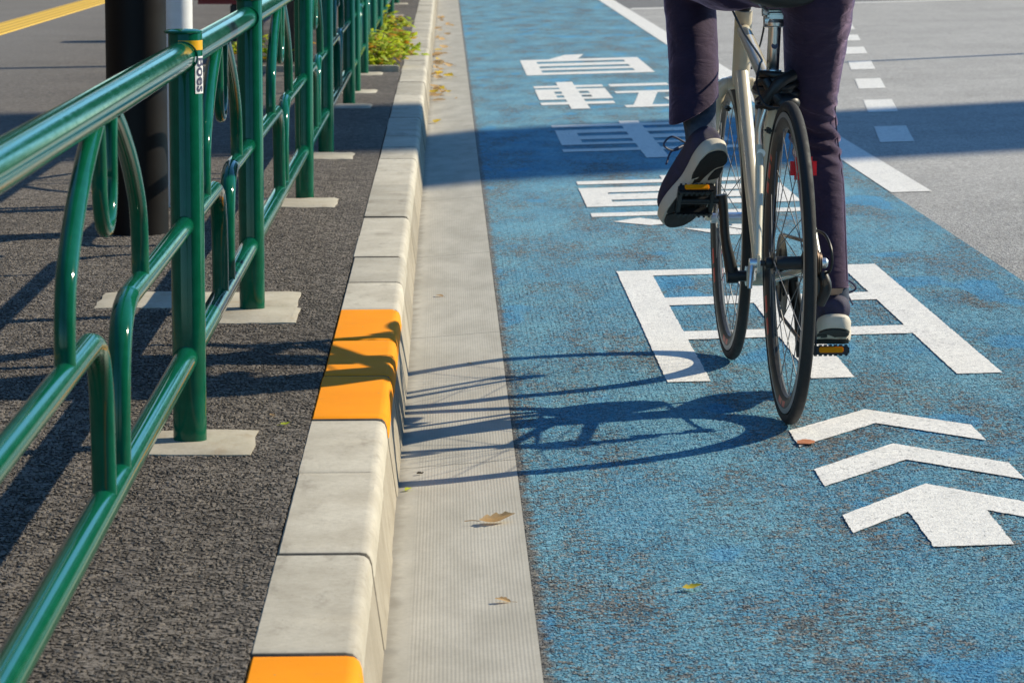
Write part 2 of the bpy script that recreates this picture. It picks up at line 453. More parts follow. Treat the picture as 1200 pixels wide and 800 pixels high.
# kerb: one structure, each stone a part
kerb = empty('kerb', (-.18, 0, 0), 0, 'pale concrete kerb with orange painted stones along the pavement', 'kerb', kind='structure')
jo = [-1.7, -1.1, -.5, .1, .7, 1.3, 1.9, 2.5, 3.1, 3.70, 4.302, 4.978, 5.705, 6.298, 6.875, 7.447, 8.02, 8.60, 9.206, 9.785, 10.385, 10.95]
while jo[-1] < 46: jo.append(jo[-1]+.6)
rk = random.Random(3)
prof = [(-.2545, -.08), (-.2545, .146), (-.2515, .1495), (-.131, .1500), (-.1215, .1485), (-.1150, .1430), (-.1115, .1330), (-.109, .110), (-.0905, -.02), (-.0905, -.08)]
painted = lambda y: y < 4.29 and y > 2.5 or 6.29 < y < 8.0 or 0 < y < .6
for a, b in zip(jo, jo[1:]):
    bm = bmesh.new(); dz = rk.uniform(-.0028, .0022); dx = rk.uniform(-.002, .002)
    ring = []
    cuts = [(a+.003, .012), (a+.006, .0045), (a+.010, .0015), (a+.016, 0)]+[(a+.016+(b-a-.032)*k/24, 0) for k in range(1, 24)]+[(b-.016, 0), (b-.010, .0015), (b-.006, .0045), (b-.003, .012)]
    for y, s in cuts:
        row = []
        for i, (x, z) in enumerate(prof):
            n1 = mnoise.noise(V((i*.35, y*38, 3))); n2 = mnoise.noise(V((i*.2+9, y*120, 1))); chip = max(0, n1-.34)*.012 if 4 <= i <= 6 else 0
            if s: chip += max(0, n2)*.004
            row.append(bm.verts.new((x+.18+dx-(s if i > 4 else 0)-chip+n2*.0005, y, z+dz-(s if 0 < i < 7 else 0)-chip*.8+n1*.0006)))
        ring.append(row)
    for k, (A, B) in enumerate(zip(ring, ring[1:])):
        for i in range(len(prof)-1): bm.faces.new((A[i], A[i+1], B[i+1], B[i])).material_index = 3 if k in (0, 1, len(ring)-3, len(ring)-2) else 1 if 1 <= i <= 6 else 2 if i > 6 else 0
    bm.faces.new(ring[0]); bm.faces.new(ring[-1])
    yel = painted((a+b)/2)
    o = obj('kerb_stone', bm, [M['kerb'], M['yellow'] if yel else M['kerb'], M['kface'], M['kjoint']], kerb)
    if yel: o['label'] = 'kerb stone with its top painted orange yellow'

# ------------------------------------------------------------------ road markings
def marking(name, rects, polys, label, parent):
    xs = sorted({r[0] for r in rects} | {r[1] for r in rects}); yy = sorted({r[2] for r in rects} | {r[3] for r in rects})
    bm = bmesh.new(); vd = {}
    def vert(x, y):
        k = (round(x, 5), round(y, 5))
        if k not in vd: vd[k] = bm.verts.new((x, y, road_z(x)+.0016))
        return vd[k]
    for x0, x1 in zip(xs, xs[1:]):
        for y0, y1 in zip(yy, yy[1:]):
            cx, cy = (x0+x1)/2, (y0+y1)/2
            if any(r[0] < cx < r[1] and r[2] < cy < r[3] for r in rects):
                bm.faces.new((vert(x0, y0), vert(x1, y0), vert(x1, y1), vert(x0, y1)))
    for P in polys: bm.faces.new([vert(*p) for p in P])
    # subdivide and roughen the outline a little
    bmesh.ops.triangulate(bm, faces=bm.faces)
    for it in range(5):
        es = [e for e in bm.edges if e.is_boundary and e.calc_length() > .02]
        if not es: break
        bmesh.ops.subdivide_edges(bm, edges=es, cuts=1)
    bmesh.ops.triangulate(bm, faces=[f for f in bm.faces if len(f.verts) > 4])
    for v in bm.verts:
        if any(e.is_boundary for e in v.link_edges):
            v.co.x += mnoise.noise(v.co*110)*.0025; v.co.y += mnoise.noise(v.co*90+V((9, 3, 0)))*.004
            v.co.z = road_z(v.co.x)+.0016
    o = obj(name, bm, M['white'], parent, False, label)
    return o
L_, R_ = .504, 1.269
marking('painted_character', [(.505, .610, 21.1, 23.1), (1.195, 1.305, 21.1, 23.1), (.505, 1.305, 22.80, 23.1), (.505, 1.305, 22.18, 22.52), (.505, 1.305, 21.66, 21.92), (.505, 1.305, 21.1, 21.38)],
        [((.70, 23.1), (.90, 23.1), (.965, 23.75), (.83, 23.70))], 'white painted character 自', lane)
marking('painted_character', [(.512, .915, 19.65, 19.87), (.512, .615, 18.50, 19.50), (.81, .915, 18.50, 19.50), (.512, .915, 19.26, 19.50), (.512, .915, 18.88, 19.03), (.512, .915, 18.50, 18.68), (.656, .754, 17.65, 20.24), (.51, .905, 18.04, 18.26),
        (.953, 1.295, 19.62, 19.87), (.953, 1.295, 18.94, 19.14), (.943, 1.295, 17.66, 17.85)],
        [((1.082, 18.94), (1.186, 18.94), (1.09, 17.85), (.99, 17.85)), ((1.19, 18.45), (1.24, 18.5), (1.30, 17.85), (1.215, 17.85))], 'white painted character 転', lane)
marking('painted_character', [(.51, 1.28, 16.25, 16.42), (.517, .614, 15.08, 16.05), (1.175, 1.273, 15.08, 16.05), (.517, 1.273, 15.83, 16.05), (.517, 1.273, 15.40, 15.63), (.517, 1.273, 15.08, 15.22), (.846, .944, 14.23, 16.60), (.51, 1.28, 14.67, 14.83)],
        [], 'white painted character 車', lane)
marking('painted_character', [(.507, 1.275, 12.98, 13.13), (.503, .603, 12.03, 12.82), (1.172, 1.272, 12.03, 12.82), (.503, 1.272, 12.60, 12.82), (.503, 1.272, 12.29, 12.53), (.503, 1.272, 12.03, 12.21), (.842, .938, 12.03, 13.31), (.505, 1.275, 11.65, 11.79), (.955, 1.055, 10.91, 11.65)],
        [((.568, 11.46), (.664, 11.57), (.798, 11.36), (.685, 11.30)), ((.783, 11.175), (.87, 11.115), (.955, 11.215), (.955, 10.91), (.90, 10.91))], 'white painted character 専', lane)
marking('painted_character', [(.503, .602, 7.615, 9.93), (1.164, 1.268, 7.615, 9.93), (.503, 1.268, 9.787, 9.93), (.503, 1.268, 9.06, 9.237), (.503, 1.268, 8.347, 8.505), (.831, .930, 7.61, 9.787)],
        [], 'white painted character 用', lane)
ch = lambda a, t, d, h: [((.705, a-d), (.893, a), (.893, a-t), (.705, a-d-h)), ((.893, a), (1.082, a-d+.01), (1.082, a-d-h+.01), (.893, a-t))]
marking('painted_chevron', [], ch(7.127, .19, .258, .205), 'farthest white chevron with a rusty spot on its left end', lane)
marking('painted_chevron', [], ch(6.671, .195, .278, .19), 'middle white chevron between the other chevron and the arrow', lane)
marking('painted_arrow', [], [((.703, 5.907), (.893, 6.202), (.823, 5.921), (.702, 5.736)), ((.893, 6.202), (1.083, 5.925), (1.083, 5.745), (.962, 5.915)),
        ((.823, 5.921), (.893, 6.202), (.962, 5.915), (.957, 5.594), (.821, 5.593))], 'white arrow head with a short stem', lane)
marking('edge_line', [(1.622, 1.772, 12.27, 60)], [], 'solid white edge line ending beside the blue lane', rd)
for i in range(11):
    yc = 15.221+i*2.0-.02*max(0, i-3); xc = 2.021+i*.196
    q = [(xc+sx*.075+sy*.5*.098, yc+sy*.5) for sx, sy in ((-1, -1), (1, -1), (1, 1), (-1, 1))]
    marking('lane_dash', [], [q], None, rd)
marking('stop_line', [(1.80, 5.1, 32.75, 33.05)], [], 'thin white line across the far carriageway', rd2)
# rusty spot on the chevron
bm = bmesh.new()
vs = [bm.verts.new((.722+.024*math.cos(a)*random.uniform(.6, 1.1), 6.705+.04*math.sin(a)*random.uniform(.6, 1.1), road_z(.722)+.0045)) for a in [k*math.pi/7 for k in range(14)]]
bm.faces.new(vs); obj('rust_stain', bm, simple('rust', (.42, .15, .06), .9, 0, 0, .3, 60), lane, False)

# ------------------------------------------------------------------ guard rail
RX = -.466
POST = [.35, 3.20, 6.026, 8.0, 11.03, 13.03, 16.15, 17.2, 18.95, 21.15, 23.35, 25.3, 28.5, 31.7, 34.6]
rail = empty('guard_rail', (RX, 6.026, PZ), 0, 'green tubular guard rail with ginkgo leaf motifs along the pavement', 'guard rail')
def P_(x, y, z): return V((x, y-6.026, z-PZ))
def add_post(y, i):
    bm = bmesh.new(); lathe(bm, [(.0302, -.05), (.0302, .733), (.029, .736)], 36)
    p = obj('post', bm, M['green'], rail); p.location = P_(.0035, y, PZ)
    bm = bmesh.new(); lathe(bm, [(.0, .734), (.033, .734), (.0345, .736), (.0335, .7385), (.026, .741), (.0, .7425)], 36)
    obj('post_cap', bm, M['green'], p).location = (-.004, 0, 0)
    if 3 < y < 17:
        for zz_, r_ in ((.693, .0264), (.155, .0214), (.393, .017)):
            for sy in (-1, 1):
                n = 22; ring = []; bm = bmesh.new()
                for k in range(n):
                    a = 2*math.pi*k/n; x = r_*1.02*math.cos(a)-.004; z = zz_+r_*1.02*math.sin(a)
                    ring.append((x, sy*(math.sqrt(max(0, .0302**2-x*x))+.0006), z))
                tube(bm, ring, .0016, 6, closed=True); obj('weld_bead', bm, M['green'], p)
    return p
def bent(bm, ang0, ang1, z0, z1, r, n=10):
    A = [bm.verts.new((r*math.cos(a), r*math.sin(a), z0)) for a in [ang0+(ang1-ang0)*k/n for k in range(n+1)]]
    B = [bm.verts.new((r*math.cos(a), r*math.sin(a), z1)) for a in [ang0+(ang1-ang0)*k/n for k in range(n+1)]]
    for k in range(n): bm.faces.new((A[k], A[k+1], B[k+1], B[k]))
for i, y in enumerate(POST):
    p = add_post(y, i)
    if abs(y-6.026) < .01:
        p['label'] = 'post with a yellow band and a white sticker near its top'
        bm = bmesh.new(); bent(bm, R(-110), R(60), .705, .722, .0307, 20); obj('yellow_band', bm, M['ytape'], p)
        bm = bmesh.new(); bent(bm, R(-52), R(6), .628, .694, .0307); st = obj('sticker', bm, M['stick'], p)
        cu = bpy.data.curves.new('txt', 'FONT'); cu.body = 'Boes'; cu.size = .026; cu.align_x = 'CENTER'; cu.align_y = 'CENTER'; cu.offset = .0006
        to = bpy.data.objects.new('txt', cu); COL.objects.link(to)
        dg = bpy.context.evaluated_depsgraph_get(); dg.update()
        nm = bpy.data.meshes.new_from_object(to.evaluated_get(dg)); b2 = bmesh.new(); b2.from_mesh(nm)
        bpy.data.objects.remove(to); bpy.data.meshes.remove(nm)
        bmesh.ops.triangulate(b2, faces=b2.faces); bmesh.ops.subdivide_edges(b2, edges=b2.edges, cuts=2, use_grid_fill=True)
        mx = max(v.co.x for v in b2.verts); mn = min(v.co.x for v in b2.verts); hx = max(v.co.y for v in b2.verts); hn = min(v.co.y for v in b2.verts)
        for v in b2.verts:
            u = (v.co.x-mn)/(mx-mn); w = (v.co.y-hn)/(hx-hn)
            a = R(-46+46*w); z = .691-.060*u; v.co = V((.0311*math.cos(a), .0311*math.sin(a), z))
        obj('sticker_lettering', b2, M['ink'], p, False)
# spans
def span(y0, y1):
    bm = bmesh.new(); tube(bm, [P_(-.003, y0, .843), P_(-.003, y1, .843)], .0264, 28, cap=False); obj('top_rail', bm, M['green'], rail)
    bm = bmesh.new(); tube(bm, [P_(0, y0, .305), P_(0, y1, .305)], .0214, 28, cap=False); obj('bottom_rail', bm, M['green'], rail)
    c = (y0+y1)/2
    if y1-y0 < 1.5:
        bm = bmesh.new(); tube(bm, [P_(0, y0, .543), P_(0, y1, .543)], .017, 24, cap=False); obj('middle_rail', bm, M['green'], rail); return
    for s in (-1, 1):
        ye = y0 if s < 0 else y1
        c2 = c+.035
        bm = bmesh.new()
        pts = [P_(0, ye, .543), P_(0, (ye+c2+s*.36)/2, .543), P_(0, c2+s*.34, .543), P_(0, c2+s*.26, .541), P_(0, c2+s*.20, .530), P_(0, c2+s*.155, .505), P_(0, c2+s*.128, .465), P_(0, c2+s*.116, .42), P_(0, c2+s*.110, .36), P_(0, c2+s*.108, .318)]
        tube(bm, pts, .017, 24, 6, False); obj('middle_rail', bm, M['green'], rail)
        bm = bmesh.new()
        pts = [P_(0, c+s*.514, .550), P_(0, c+s*.514, .58), P_(0, c+s*.508, .615), P_(0, c+s*.485, .660), P_(0, c+s*.41, .712), P_(0, c+s*.32, .756), P_(0, c+s*.21, .797), P_(0, c+s*.115, .826)]
        tube(bm, pts, .0136, 24, 6, False); obj('leaf_arc', bm, M['green'], rail)
    bm = bmesh.new(); w = .073
    pts = [P_(0, c-w-.018, .826), P_(0, c-w-.008, .80), P_(0, c-w, .755)] + [P_(0, c-w*math.cos(a), .745-w*math.sin(a)) for a in [R(k) for k in range(10, 171, 16)]] + [P_(0, c+w, .755), P_(0, c+w+.008, .80), P_(0, c+w+.018, .826)]
    tube(bm, pts, .0108, 20, 4, False); obj('leaf_loop', bm, M['green'], rail)
for a, b in zip(POST, POST[1:]): span(a, b)
# footings (set in the pavement)
def slab(x0, x1, y0, y1, k):
    rr = random.Random(k); bm = bmesh.new()
    base = []
    def side(a, b, n):
        for i in range(n):
            t = i/n; base.append((a[0]+(b[0]-a[0])*t+rr.uniform(-.0035, .0035), a[1]+(b[1]-a[1])*t+rr.uniform(-.006, .006)))
    side((x0, y0), (x1, y0), 6); side((x1, y0), (x1, y1), 5); side((x1, y1), (x0, y1), 6); side((x0, y1), (x0, y0), 5)
    cx, cy = (x0+x1)/2, (y0+y1)/2
    lo = [bm.verts.new((x-RX, y-6.026, -.03)) for x, y in base]
    hi = [bm.verts.new((x-RX, y-6.026, -.001+rr.uniform(0, .003))) for x, y in base]
    inn = [bm.verts.new((cx+(x-cx)*.88-RX, cy+(y-cy)*.88-6.026, 0.005+rr.uniform(-.001, .001))) for x, y in base]
    n = len(base)
    for i in range(n):
        j = (i+1) % n; bm.faces.new((lo[i], lo[j], hi[j], hi[i])); bm.faces.new((hi[i], hi[j], inn[j], inn[i]))
    bm.faces.new(inn); obj('footing', bm, M['foot'], rail)
for k, y in enumerate(POST):
    if abs(y-6.026) < .02: slab(-.615, -.346, 5.885, 6.155, k)
    elif abs(y-8.0) < .02: slab(-.545, -.350, 7.75, 8.04, k); slab(-.846, -.36, 8.05, 8.36, k+50)
    else: slab(-.575-random.uniform(0, .03), -.352, y-.32 if 10 < y < 17 else y-.15, y-.02 if 10 < y < 17 else y+.15, k)

# ------------------------------------------------------------------ poles and street things
bm = bmesh.new(); lathe(bm, [(.0885, 0), (.0885, 2.2), (.083, 2.25), (.075, 6.0), (0, 6.02)], 48)
o = obj('lamp_pole', bm, M['brown']); o.location = (-.903, 9.90, PZ-.01)
tag(o, 'thick dark brown round pole standing behind the nearest railing post', 'pole')
bm = bmesh.new(); lathe(bm, [(.050, 0), (.050, 2.9), (.052, 2.9), (.052, 2.94), (0, 2.95)], 40)
o = obj('sign_pole', bm, M['wpole']); o.location = (-.853, 10.78, PZ-.01)
tag(o, 'slim white pole just behind the dark brown pole', 'pole')

cab = empty('street_cabinet', (-1.38, 23.6, PZ), 0, 'low dark red cabinet on a black pedestal far along the walkway', 'cabinet')
bm = bmesh.new(); box(bm, (0, 0, .44), (.72, .34, .38), .03); obj('cabinet_body', bm, M['red'], cab)
bm = bmesh.new(); box(bm, (.0, 0, .125), (.22, .22, .25), .01); obj('pedestal', bm, M['black'], cab)

# ------------------------------------------------------------------ plants
def leafy(name, x, y, w, d, h, n, seed, label, cat, group, size=.05, mats=None, z=PZ):
    rr = random.Random(seed); bm = bmesh.new()
    stems = bmesh.new()
    for k in range(max(6, n//22)):
        a, q = rr.uniform(0, 6.28), math.sqrt(rr.random())
        bx, by = q*w*.8*math.cos(a), q*d*.8*math.sin(a)
        tip = V((bx*1.25+rr.uniform(-.04, .04), by*1.25+rr.uniform(-.04, .04), h*rr.uniform(.45, 1)*(1-.5*q*q)))
        b0 = V((bx*.05, by*.05, 0)); mid = (b0+tip)/2+V((0, 0, h*.15))
        tube(stems, [b0, mid, tip], [.004, .002], 5, 3)
        for j in range(22):
            t = rr.uniform(.15, 1.05); c = b0.lerp(tip, t)+V((rr.gauss(0, .05), rr.gauss(0, .05), rr.gauss(0, .02)))*(.6+h)
            c.z = max(.012, c.z)
            L = size*rr.uniform(.6, 1.3); W = L*rr.uniform(.3, .45)
            az = rr.uniform(0, 6.28); el = rr.uniform(-.5, .8)
            dv = V((math.cos(az)*math.cos(el), math.sin(az)*math.cos(el), math.sin(el)))
            sd = dv.cross(V((rr.uniform(-.4, .4), rr.uniform(-.4, .4), 1))).normalized(); up = sd.cross(dv)
            mi = 1 if rr.random() < .22 else 0
            pts = [c, c+dv*L*.45+sd*W-up*L*.06, c+dv*L-up*L*.2, c+dv*L*.45-sd*W-up*L*.06, c+dv*L*.5+up*L*.02]
            vv = [bm.verts.new(p) for p in pts]
            for f in ((0, 1, 4), (1, 2, 4), (2, 3, 4), (3, 0, 4)): bm.faces.new([vv[i] for i in f]).material_index = mi
    root = obj(name, stems, M['stem']); root.location = (x, y, z); tag(root, label, cat, group)
    me = bpy.data.meshes.new('foliage'); bm.to_mesh(me); bm.free(); me.materials.append((mats or (M['lg'], M['lr']))[0]); me.materials.append((mats or (M['lg'], M['lr']))[1])
    f = bpy.data.objects.new('foliage', me); COL.objects.link(f); f.parent = root
    return root
bm = bmesh.new(); box(bm, (-.85, 22.2, PZ+.004), (1.16, 5.9, .012))
tag(obj('planting_bed', bm, M['soil'], None, False), 'strip of bare soil under the weeds by the railing', 'soil', kind='structure')
bm = bmesh.new(); box(bm, (-.86, 19.22, PZ+.01), (1.19, .07, .05), .006)
tag(obj('bed_edging', bm, M['foot']), 'pale edging strip in front of the weeds', 'edging')
wl = 'weeds by the railing'
leafy('weed_plant', -.40, 19.75, .15, .38, .23, 520, 1, 'largest yellow green weed nearest the edging strip', 'weed', wl, .055)
leafy('weed_plant', -.56, 19.62, .10, .22, .26, 300, 2, 'reddish weed at the foot of the railing post behind the edging', 'weed', wl, .05, (M['lr'], M['lg']))
leafy('weed_plant', -.43, 20.7, .14, .4, .22, 360, 3, 'low bright weed behind the largest one', 'weed', wl, .05)
leafy('weed_plant', -.33, 22.5, .12, .5, .15, 300, 4, 'flat weed spreading over the kerb farther back', 'weed', wl, .06)
leafy('weed_plant', -.45, 24.3, .16, .7, .24, 360, 5, 'far weed clump beside the farther railing footing', 'weed', wl, .06)
leafy('weed_plant', -1.02, 20.4, .10, .25, .20, 130, 6, 'weed seen between railing tubes beyond the second post', 'weed', wl, .055)
leafy('weed_plant', -1.33, 21.2, .07, .15, .16, 90, 8, 'small weed seen between the first and second posts', 'weed', wl, .05)
leafy('weed_plant', -.30, 21.3, .05, .3, .06, 60, 9, 'thin grass blades lying across the kerb top', 'weed', wl, .07)

# slim street tree standing in the bed, mostly hidden behind the third post
tr = bmesh.new(); tube(tr, [(0, 0, -.05), (.0, 0, 1.2), (-.01, .02, 2.8), (.03, 0, 4.4)], [.082, .078, .06, .02], 14, 4)
for k in range(9):
    a = k*2.4; z = 2.2+k*.2
    tube(tr, [(0, 0, z), (.35*math.cos(a), .35*math.sin(a), z+.3), (.7*math.cos(a), .7*math.sin(a), z+.5)], [.016, .005], 6, 3)
rt = obj('street_tree', tr, M['trunk']); rt.location = (-.875, 20.25, PZ); tag(rt, 'slim street tree trunk in the bed behind the third railing post', 'tree')
bm = bmesh.new(); rr = random.Random(5)
for k in range(900):
    d = V((rr.gauss(0, 1), rr.gauss(0, 1), rr.gauss(0, 1))).normalized()*(rr.random()**.4); c = V((d.x*.9, d.y*.9, 3.9+d.z*1.0)); s = .05
    q = [c+V((rr.uniform(-s, s), rr.uniform(-s, s), rr.uniform(-s, s))) for _ in range(4)]
    bm.faces.new([bm.verts.new(p) for p in q])
obj('crown', bm, M['lg'], rt, False)

# ------------------------------------------------------------------ fallen leaves
def leaf(name, loc, L, mat, label, seed, rz, curl=.5, group=None, stem=True):
    rr = random.Random(seed); bm = bmesh.new(); n = 12; rows = []
    for i in range(n+1):
        t = i/n; w = math.sin(math.pi*min(1, t*.96+.02))**.75*(.34-.12*t)*(1+.18*math.sin(t*23+seed))
        row = []
        for j in (-1, -.5, 0, .5, 1):
            x = (t-.5)*L; y = w*L*j
            z = abs(j)*w*L*curl + math.sin(t*5+seed)*L*.06*curl + (t-.3)**2*L*.5*curl + rr.uniform(-.01, .01)*L
            row.append(bm.verts.new((x, y, z)))
        rows.append(row)
    for A, B in zip(rows, rows[1:]):
        for j in range(4): bm.faces.new((A[j], A[j+1], B[j+1], B[j]))
    if stem: tube(bm, [(-.5*L, 0, .01*L), (-.7*L, .04*L, .02*L), (-.92*L, .02*L, .012*L)], .012*L, 5, 3)
    zmin = min(v.co.z for v in bm.verts)
    for v in bm.verts: v.co.z -= zmin
    o = obj(name, bm, mat); o.location = loc; o.rotation_euler = (0, 0, rz)
    return tag(o, label, 'leaf', group or 'dry leaves fallen on the street')
leaf('fallen_leaf', (.09, 5.95, gut_z(.09)+.002), .064, M['dry'], 'large curled brown leaf lying on the gutter near the blue lane', 3, .1, .62)
leaf('fallen_leaf', (.088, 5.262, gut_z(.088)+.002), .026, M['dry'], 'small pale brown leaf on the gutter nearest the camera', 5, 2.8, .6)
leaf('fallen_leaf', (.392, 5.30, road_z(.392)+.003), .032, M['dryy'], 'small yellow leaf lying alone on the blue lane', 9, .1, .6)
leaf('fallen_leaf', (-.073, 6.36, gut_z(-.07)+.002), .022, M['lg'], 'tiny green leaf at the kerb foot in front of the shadows', 12, 1.0, .5)
leaf('fallen_leaf', (-.052, 6.53, gut_z(-.05)+.002), .016, M['soil'], 'tiny black scrap on the gutter beside the kerb', 13, .4, .8, None, False)
leaf('fallen_leaf', (-.30, 6.22, PZ+.002), .022, M['lg'], 'tiny green leaf on the pavement beside the orange kerb', 14, .7, .5)
leaf('fallen_leaf', (-.33, 6.33, PZ+.002), .018, M['dry'], 'tiny pale scrap of leaf on the dark pavement near the orange kerb', 15, 2.0, .4)
leaf('fallen_leaf', (-.27, 7.1, PZ+.002), .020, M['dry'], 'tiny leaf against the inner edge of the orange kerb', 16, 2.6, .5)
leaf('fallen_leaf', (.055, 8.05, gut_z(.05)+.002), .014, M['dry'], 'tiny leaf fragment on the gutter behind the wheel shadows', 17, 2.6, .5)
leaf('fallen_leaf', (-.02, 9.5, gut_z(-.02)+.002), .03, M['dry'], 'light leaf lying flat on the gutter behind the orange kerb', 18, 2.2, .3)
rr = random.Random(11)
for k in range(46):
    y = rr.uniform(18.6, 24.5) if k < 34 else rr.uniform(24.5, 33)
    x = -.082+abs(rr.gauss(0, .045))+.01
    o = leaf('fallen_leaf', (x, y, gut_z(x)+.004+rr.uniform(0, .012)), rr.uniform(.045, .085), M['dry'] if rr.random() < .85 else M['dryy'],
             'small dry leaf in the drift of leaves along the far gutter', 30+k, rr.uniform(0, 6.28), rr.uniform(.3, 1.), 'leaf drift along the far gutter')
    o.rotation_euler.x = rr.uniform(-.5, .5)
leaf('fallen_leaf', (-.045, 17.0, gut_z(-.045)+.004), .07, M['dryy'], 'lone yellowish leaf in the gutter in front of the leaf drift', 91, 1., .5)
leaf('fallen_leaf', (.06, 18.9, gut_z(.06)+.004), .03, M['dry'], 'lone pale leaf midway across the gutter beside the leaf drift', 92, 1., .5)

# ------------------------------------------------------------------ bicycle
BO = V((.711, 6.973, road_z(.711)+.001)); BR = R(2.06)
bike = empty('bicycle', BO, BR, 'cream framed bicycle seen from behind under the rider', 'bicycle')
def B(name, bm, mat, parent=None, label=None): return obj(name, bm, mat, parent or bike, True, label)
RW = .336
def wheel(y, rear):
    w = bpy.data.objects.new('wheel', None); COL.objects.link(w); w.parent = bike; w.location = (0, y, RW)
    w['label'] = 'rear wheel with sprockets' if rear else 'front wheel'
    bm = bmesh.new(); t = .0124
    lathe(bm, [(RW-t+t*math.sin(a), t*math.cos(a)) for a in [2*math.pi*k/16 for k in range(16)]], 96, 'x', closed=True); obj('tyre', bm, M['rubber'], w)
    bm = bmesh.new(); N = 144
    prof = [(.313, -.0108), (.313, .0108), (.3020, .0118), (.2995, .0116), (.287, .0095), (.280, .004), (.280, -.004), (.287, -.0095), (.2995, -.0116), (.3020, -.0118)]
    mi = [0, 1, 0, 2, 0, 0, 0, 2, 0, 1]
    rings = [[bm.verts.new((h, r*math.cos(2*math.pi*k/N), r*math.sin(2*math.pi*k/N))) for k in range(N)] for r, h in prof]
    dec = set()
    for c in (.45, 2.35, 3.65, 4.55, 5.6):
        c = int(c/(2*math.pi)*N); dec |= set(range(c, c+8))
    for q in range(len(prof)):
        A, Bq = rings[q], rings[(q+1) % len(prof)]
        for k in range(N):
            f = bm.faces.new((A[k], A[(k+1) % N], Bq[(k+1) % N], Bq[k])); m_ = mi[q]
            f.material_index = (2 if k in dec and k % 4 else 0) if m_ == 2 else m_
    obj('rim', bm, [M['dalu'], M['track'], M['redd']], w)
    bm = bmesh.new(); hw = .034
    lathe(bm, [(.006, -.062), (.006, -.05), (.012, -.048), (.012, -hw-.002), (.024, -hw), (.024, -hw+.004), (.014, -hw+.008), (.014, hw-.008), (.024, hw-.004), (.024, hw), (.012, hw+.002), (.012, .048), (.006, .05), (.006, .062)], 24, 'x'); obj('hub', bm, M['black' if rear else 'alu'], w)
    bm = bmesh.new()
    for k in range(28):
        a = 2*math.pi*k/28; s = 1 if k % 2 else -1; b = a+(.75 if (k//2) % 2 else -.75)
        tube(bm, [(s*hw, .022*math.cos(b), .022*math.sin(b)), (s*.003, .286*math.cos(a), .286*math.sin(a))], .00105, 6)
    obj('spokes', bm, M['steel'], w)
    return w
wr = wheel(0, True); wf = wheel(1.0, False)
bm = bmesh.new()
for k in range(8): lathe(bm, [(.012, .037+k*.0042), (.047-.0034*k, .037+k*.0042), (.046-.0034*k, .0385+k*.0042), (.012, .0385+k*.0042)], 30, 'x')
obj('sprockets', bm, M['sprocket'], wr)
BB = V((0, .425, .262)); ST = V((0, .283, .71)); HT0 = V((0, .838, .675)); HT1 = V((0, .790, .825))
fr = bmesh.new()
tube(fr, [BB, ST], .0155, 20); tube(fr, [ST-V((0, -.006, .035)), HT1-V((0, -.012, .035))], .0165, 20)
tube(fr, [BB, BB.lerp(HT0, .5), HT0+V((0, -.006, .02))], [.0165, .0175, .0175], 20); tube(fr, [HT0-V((0, -.004, .012)), HT1+V((0, -.003, .01))], .0205, 24)
lathe(fr, [(.022, -.036), (.022, .036)], 24, 'x', BB)
for s in (-1, 1):
    ax = V((s*.064, 0, RW))
    tube(fr, [BB+V((s*.022, -.02, 0)), BB+V((s*.034, -.11, .012)), ax+V((s*.002, .06, -.012)), ax], [.0115, .0100, .0085, .008], 12, 3)
    tube(fr, [ST+V((s*.012, -.004, -.045)), V((s*.036, .21, .615)), V((s*.047, .12, .50)), V((s*.060, .03, .375)), ax], [.0095, .0095, .0088, .0078, .0075], 12, 4)
    box(fr, ax+V((0, .002, 0)), (.006, .034, .04), .003)
    tube(fr, [HT0+V((s*.010, .012, -.012)), HT0+V((s*.040, .022, -.020)), HT0+V((s*.056, .036, -.080)), V((s*.056, .938, .46)), V((s*.055, .977, .37)), V((s*.053, 1.0, RW))], [.013, .0165, .0165, .0130, .0105, .0090], 14, 4)
tube(fr, [HT0+V((-.03, .014, -.012)), HT0+V((.03, .014, -.012))], .015, 14)
frame = B('frame', fr, M['frame'])
for s in (-1, 1):
    bm = bmesh.new(); tube(bm, [V((s*.0665, .922, .56)), V((s*.0660, .935, .49))], .004, 6); B('fork_decal', bm, M['redd'], frame)
bm = bmesh.new(); lathe(bm, [(.0195, -.012), (.0205, 0), (.0195, .012)], 24, 'z', ST-V((0, 0, .0))); box(bm, ST+V((0, -.022, 0)), (.03, .014, .014), .003); B('seat_clamp', bm, M['alu'])
bm = bmesh.new(); SP = V((0, .246, .835)); tube(bm, [ST-V((0, -.02, .06)), SP], .0137, 24)
seatpost = B('seat_post', bm, M['alu'])
bm = bmesh.new(); tube(bm, [SP+V((-.024, 0, -.006)), SP+V((.024, 0, -.006))], .0155, 18); tube(bm, [SP+V((-.028, 0, .014)), SP+V((.028, 0, .014))], .0115, 18); box(bm, SP+V((0, 0, .004)), (.038, .05, .012), .004)
lathe(bm, [(.021, -.005), (.0235, .002), (.021, .009)], 24, 'z', SP+V((0, 0, -.012))); obj('saddle_clamp', bm, M['alu'], seatpost)
c0 = ST.lerp(SP, .52)
bm = bmesh.new(); lathe(bm, [(0.0, -.0143), (.007, -.0143), (.007, -.0139), (0.0, -.0139)], 16, 'y', c0); obj('post_badge', bm, M['ink'], seatpost)
# saddle
bm = bmesh.new()
loft(bm, [((0, .085, .885), .050, .012), ((0, .105, .886), .074, .024), ((0, .150, .888), .080, .030), ((0, .21, .890), .062, .027), ((0, .28, .892), .032, .022), ((0, .35, .892), .024, .020), ((0, .385, .888), .018, .015), ((0, .392, .886), .006, .006)], 28, 5)
saddle = B('saddle', voxel(bm, .0055, 4), M['sadd'])
for s in (-1, 1):
    bm = bmesh.new(); tube(bm, [(s*.05, .12, .868), (s*.028, .17, .852), (s*.021, .24, .848), (s*.018, .30, .858), (s*.010, .36, .872)], .0036, 8, 5)
    obj('saddle_rail', bm, M['alu'], saddle)
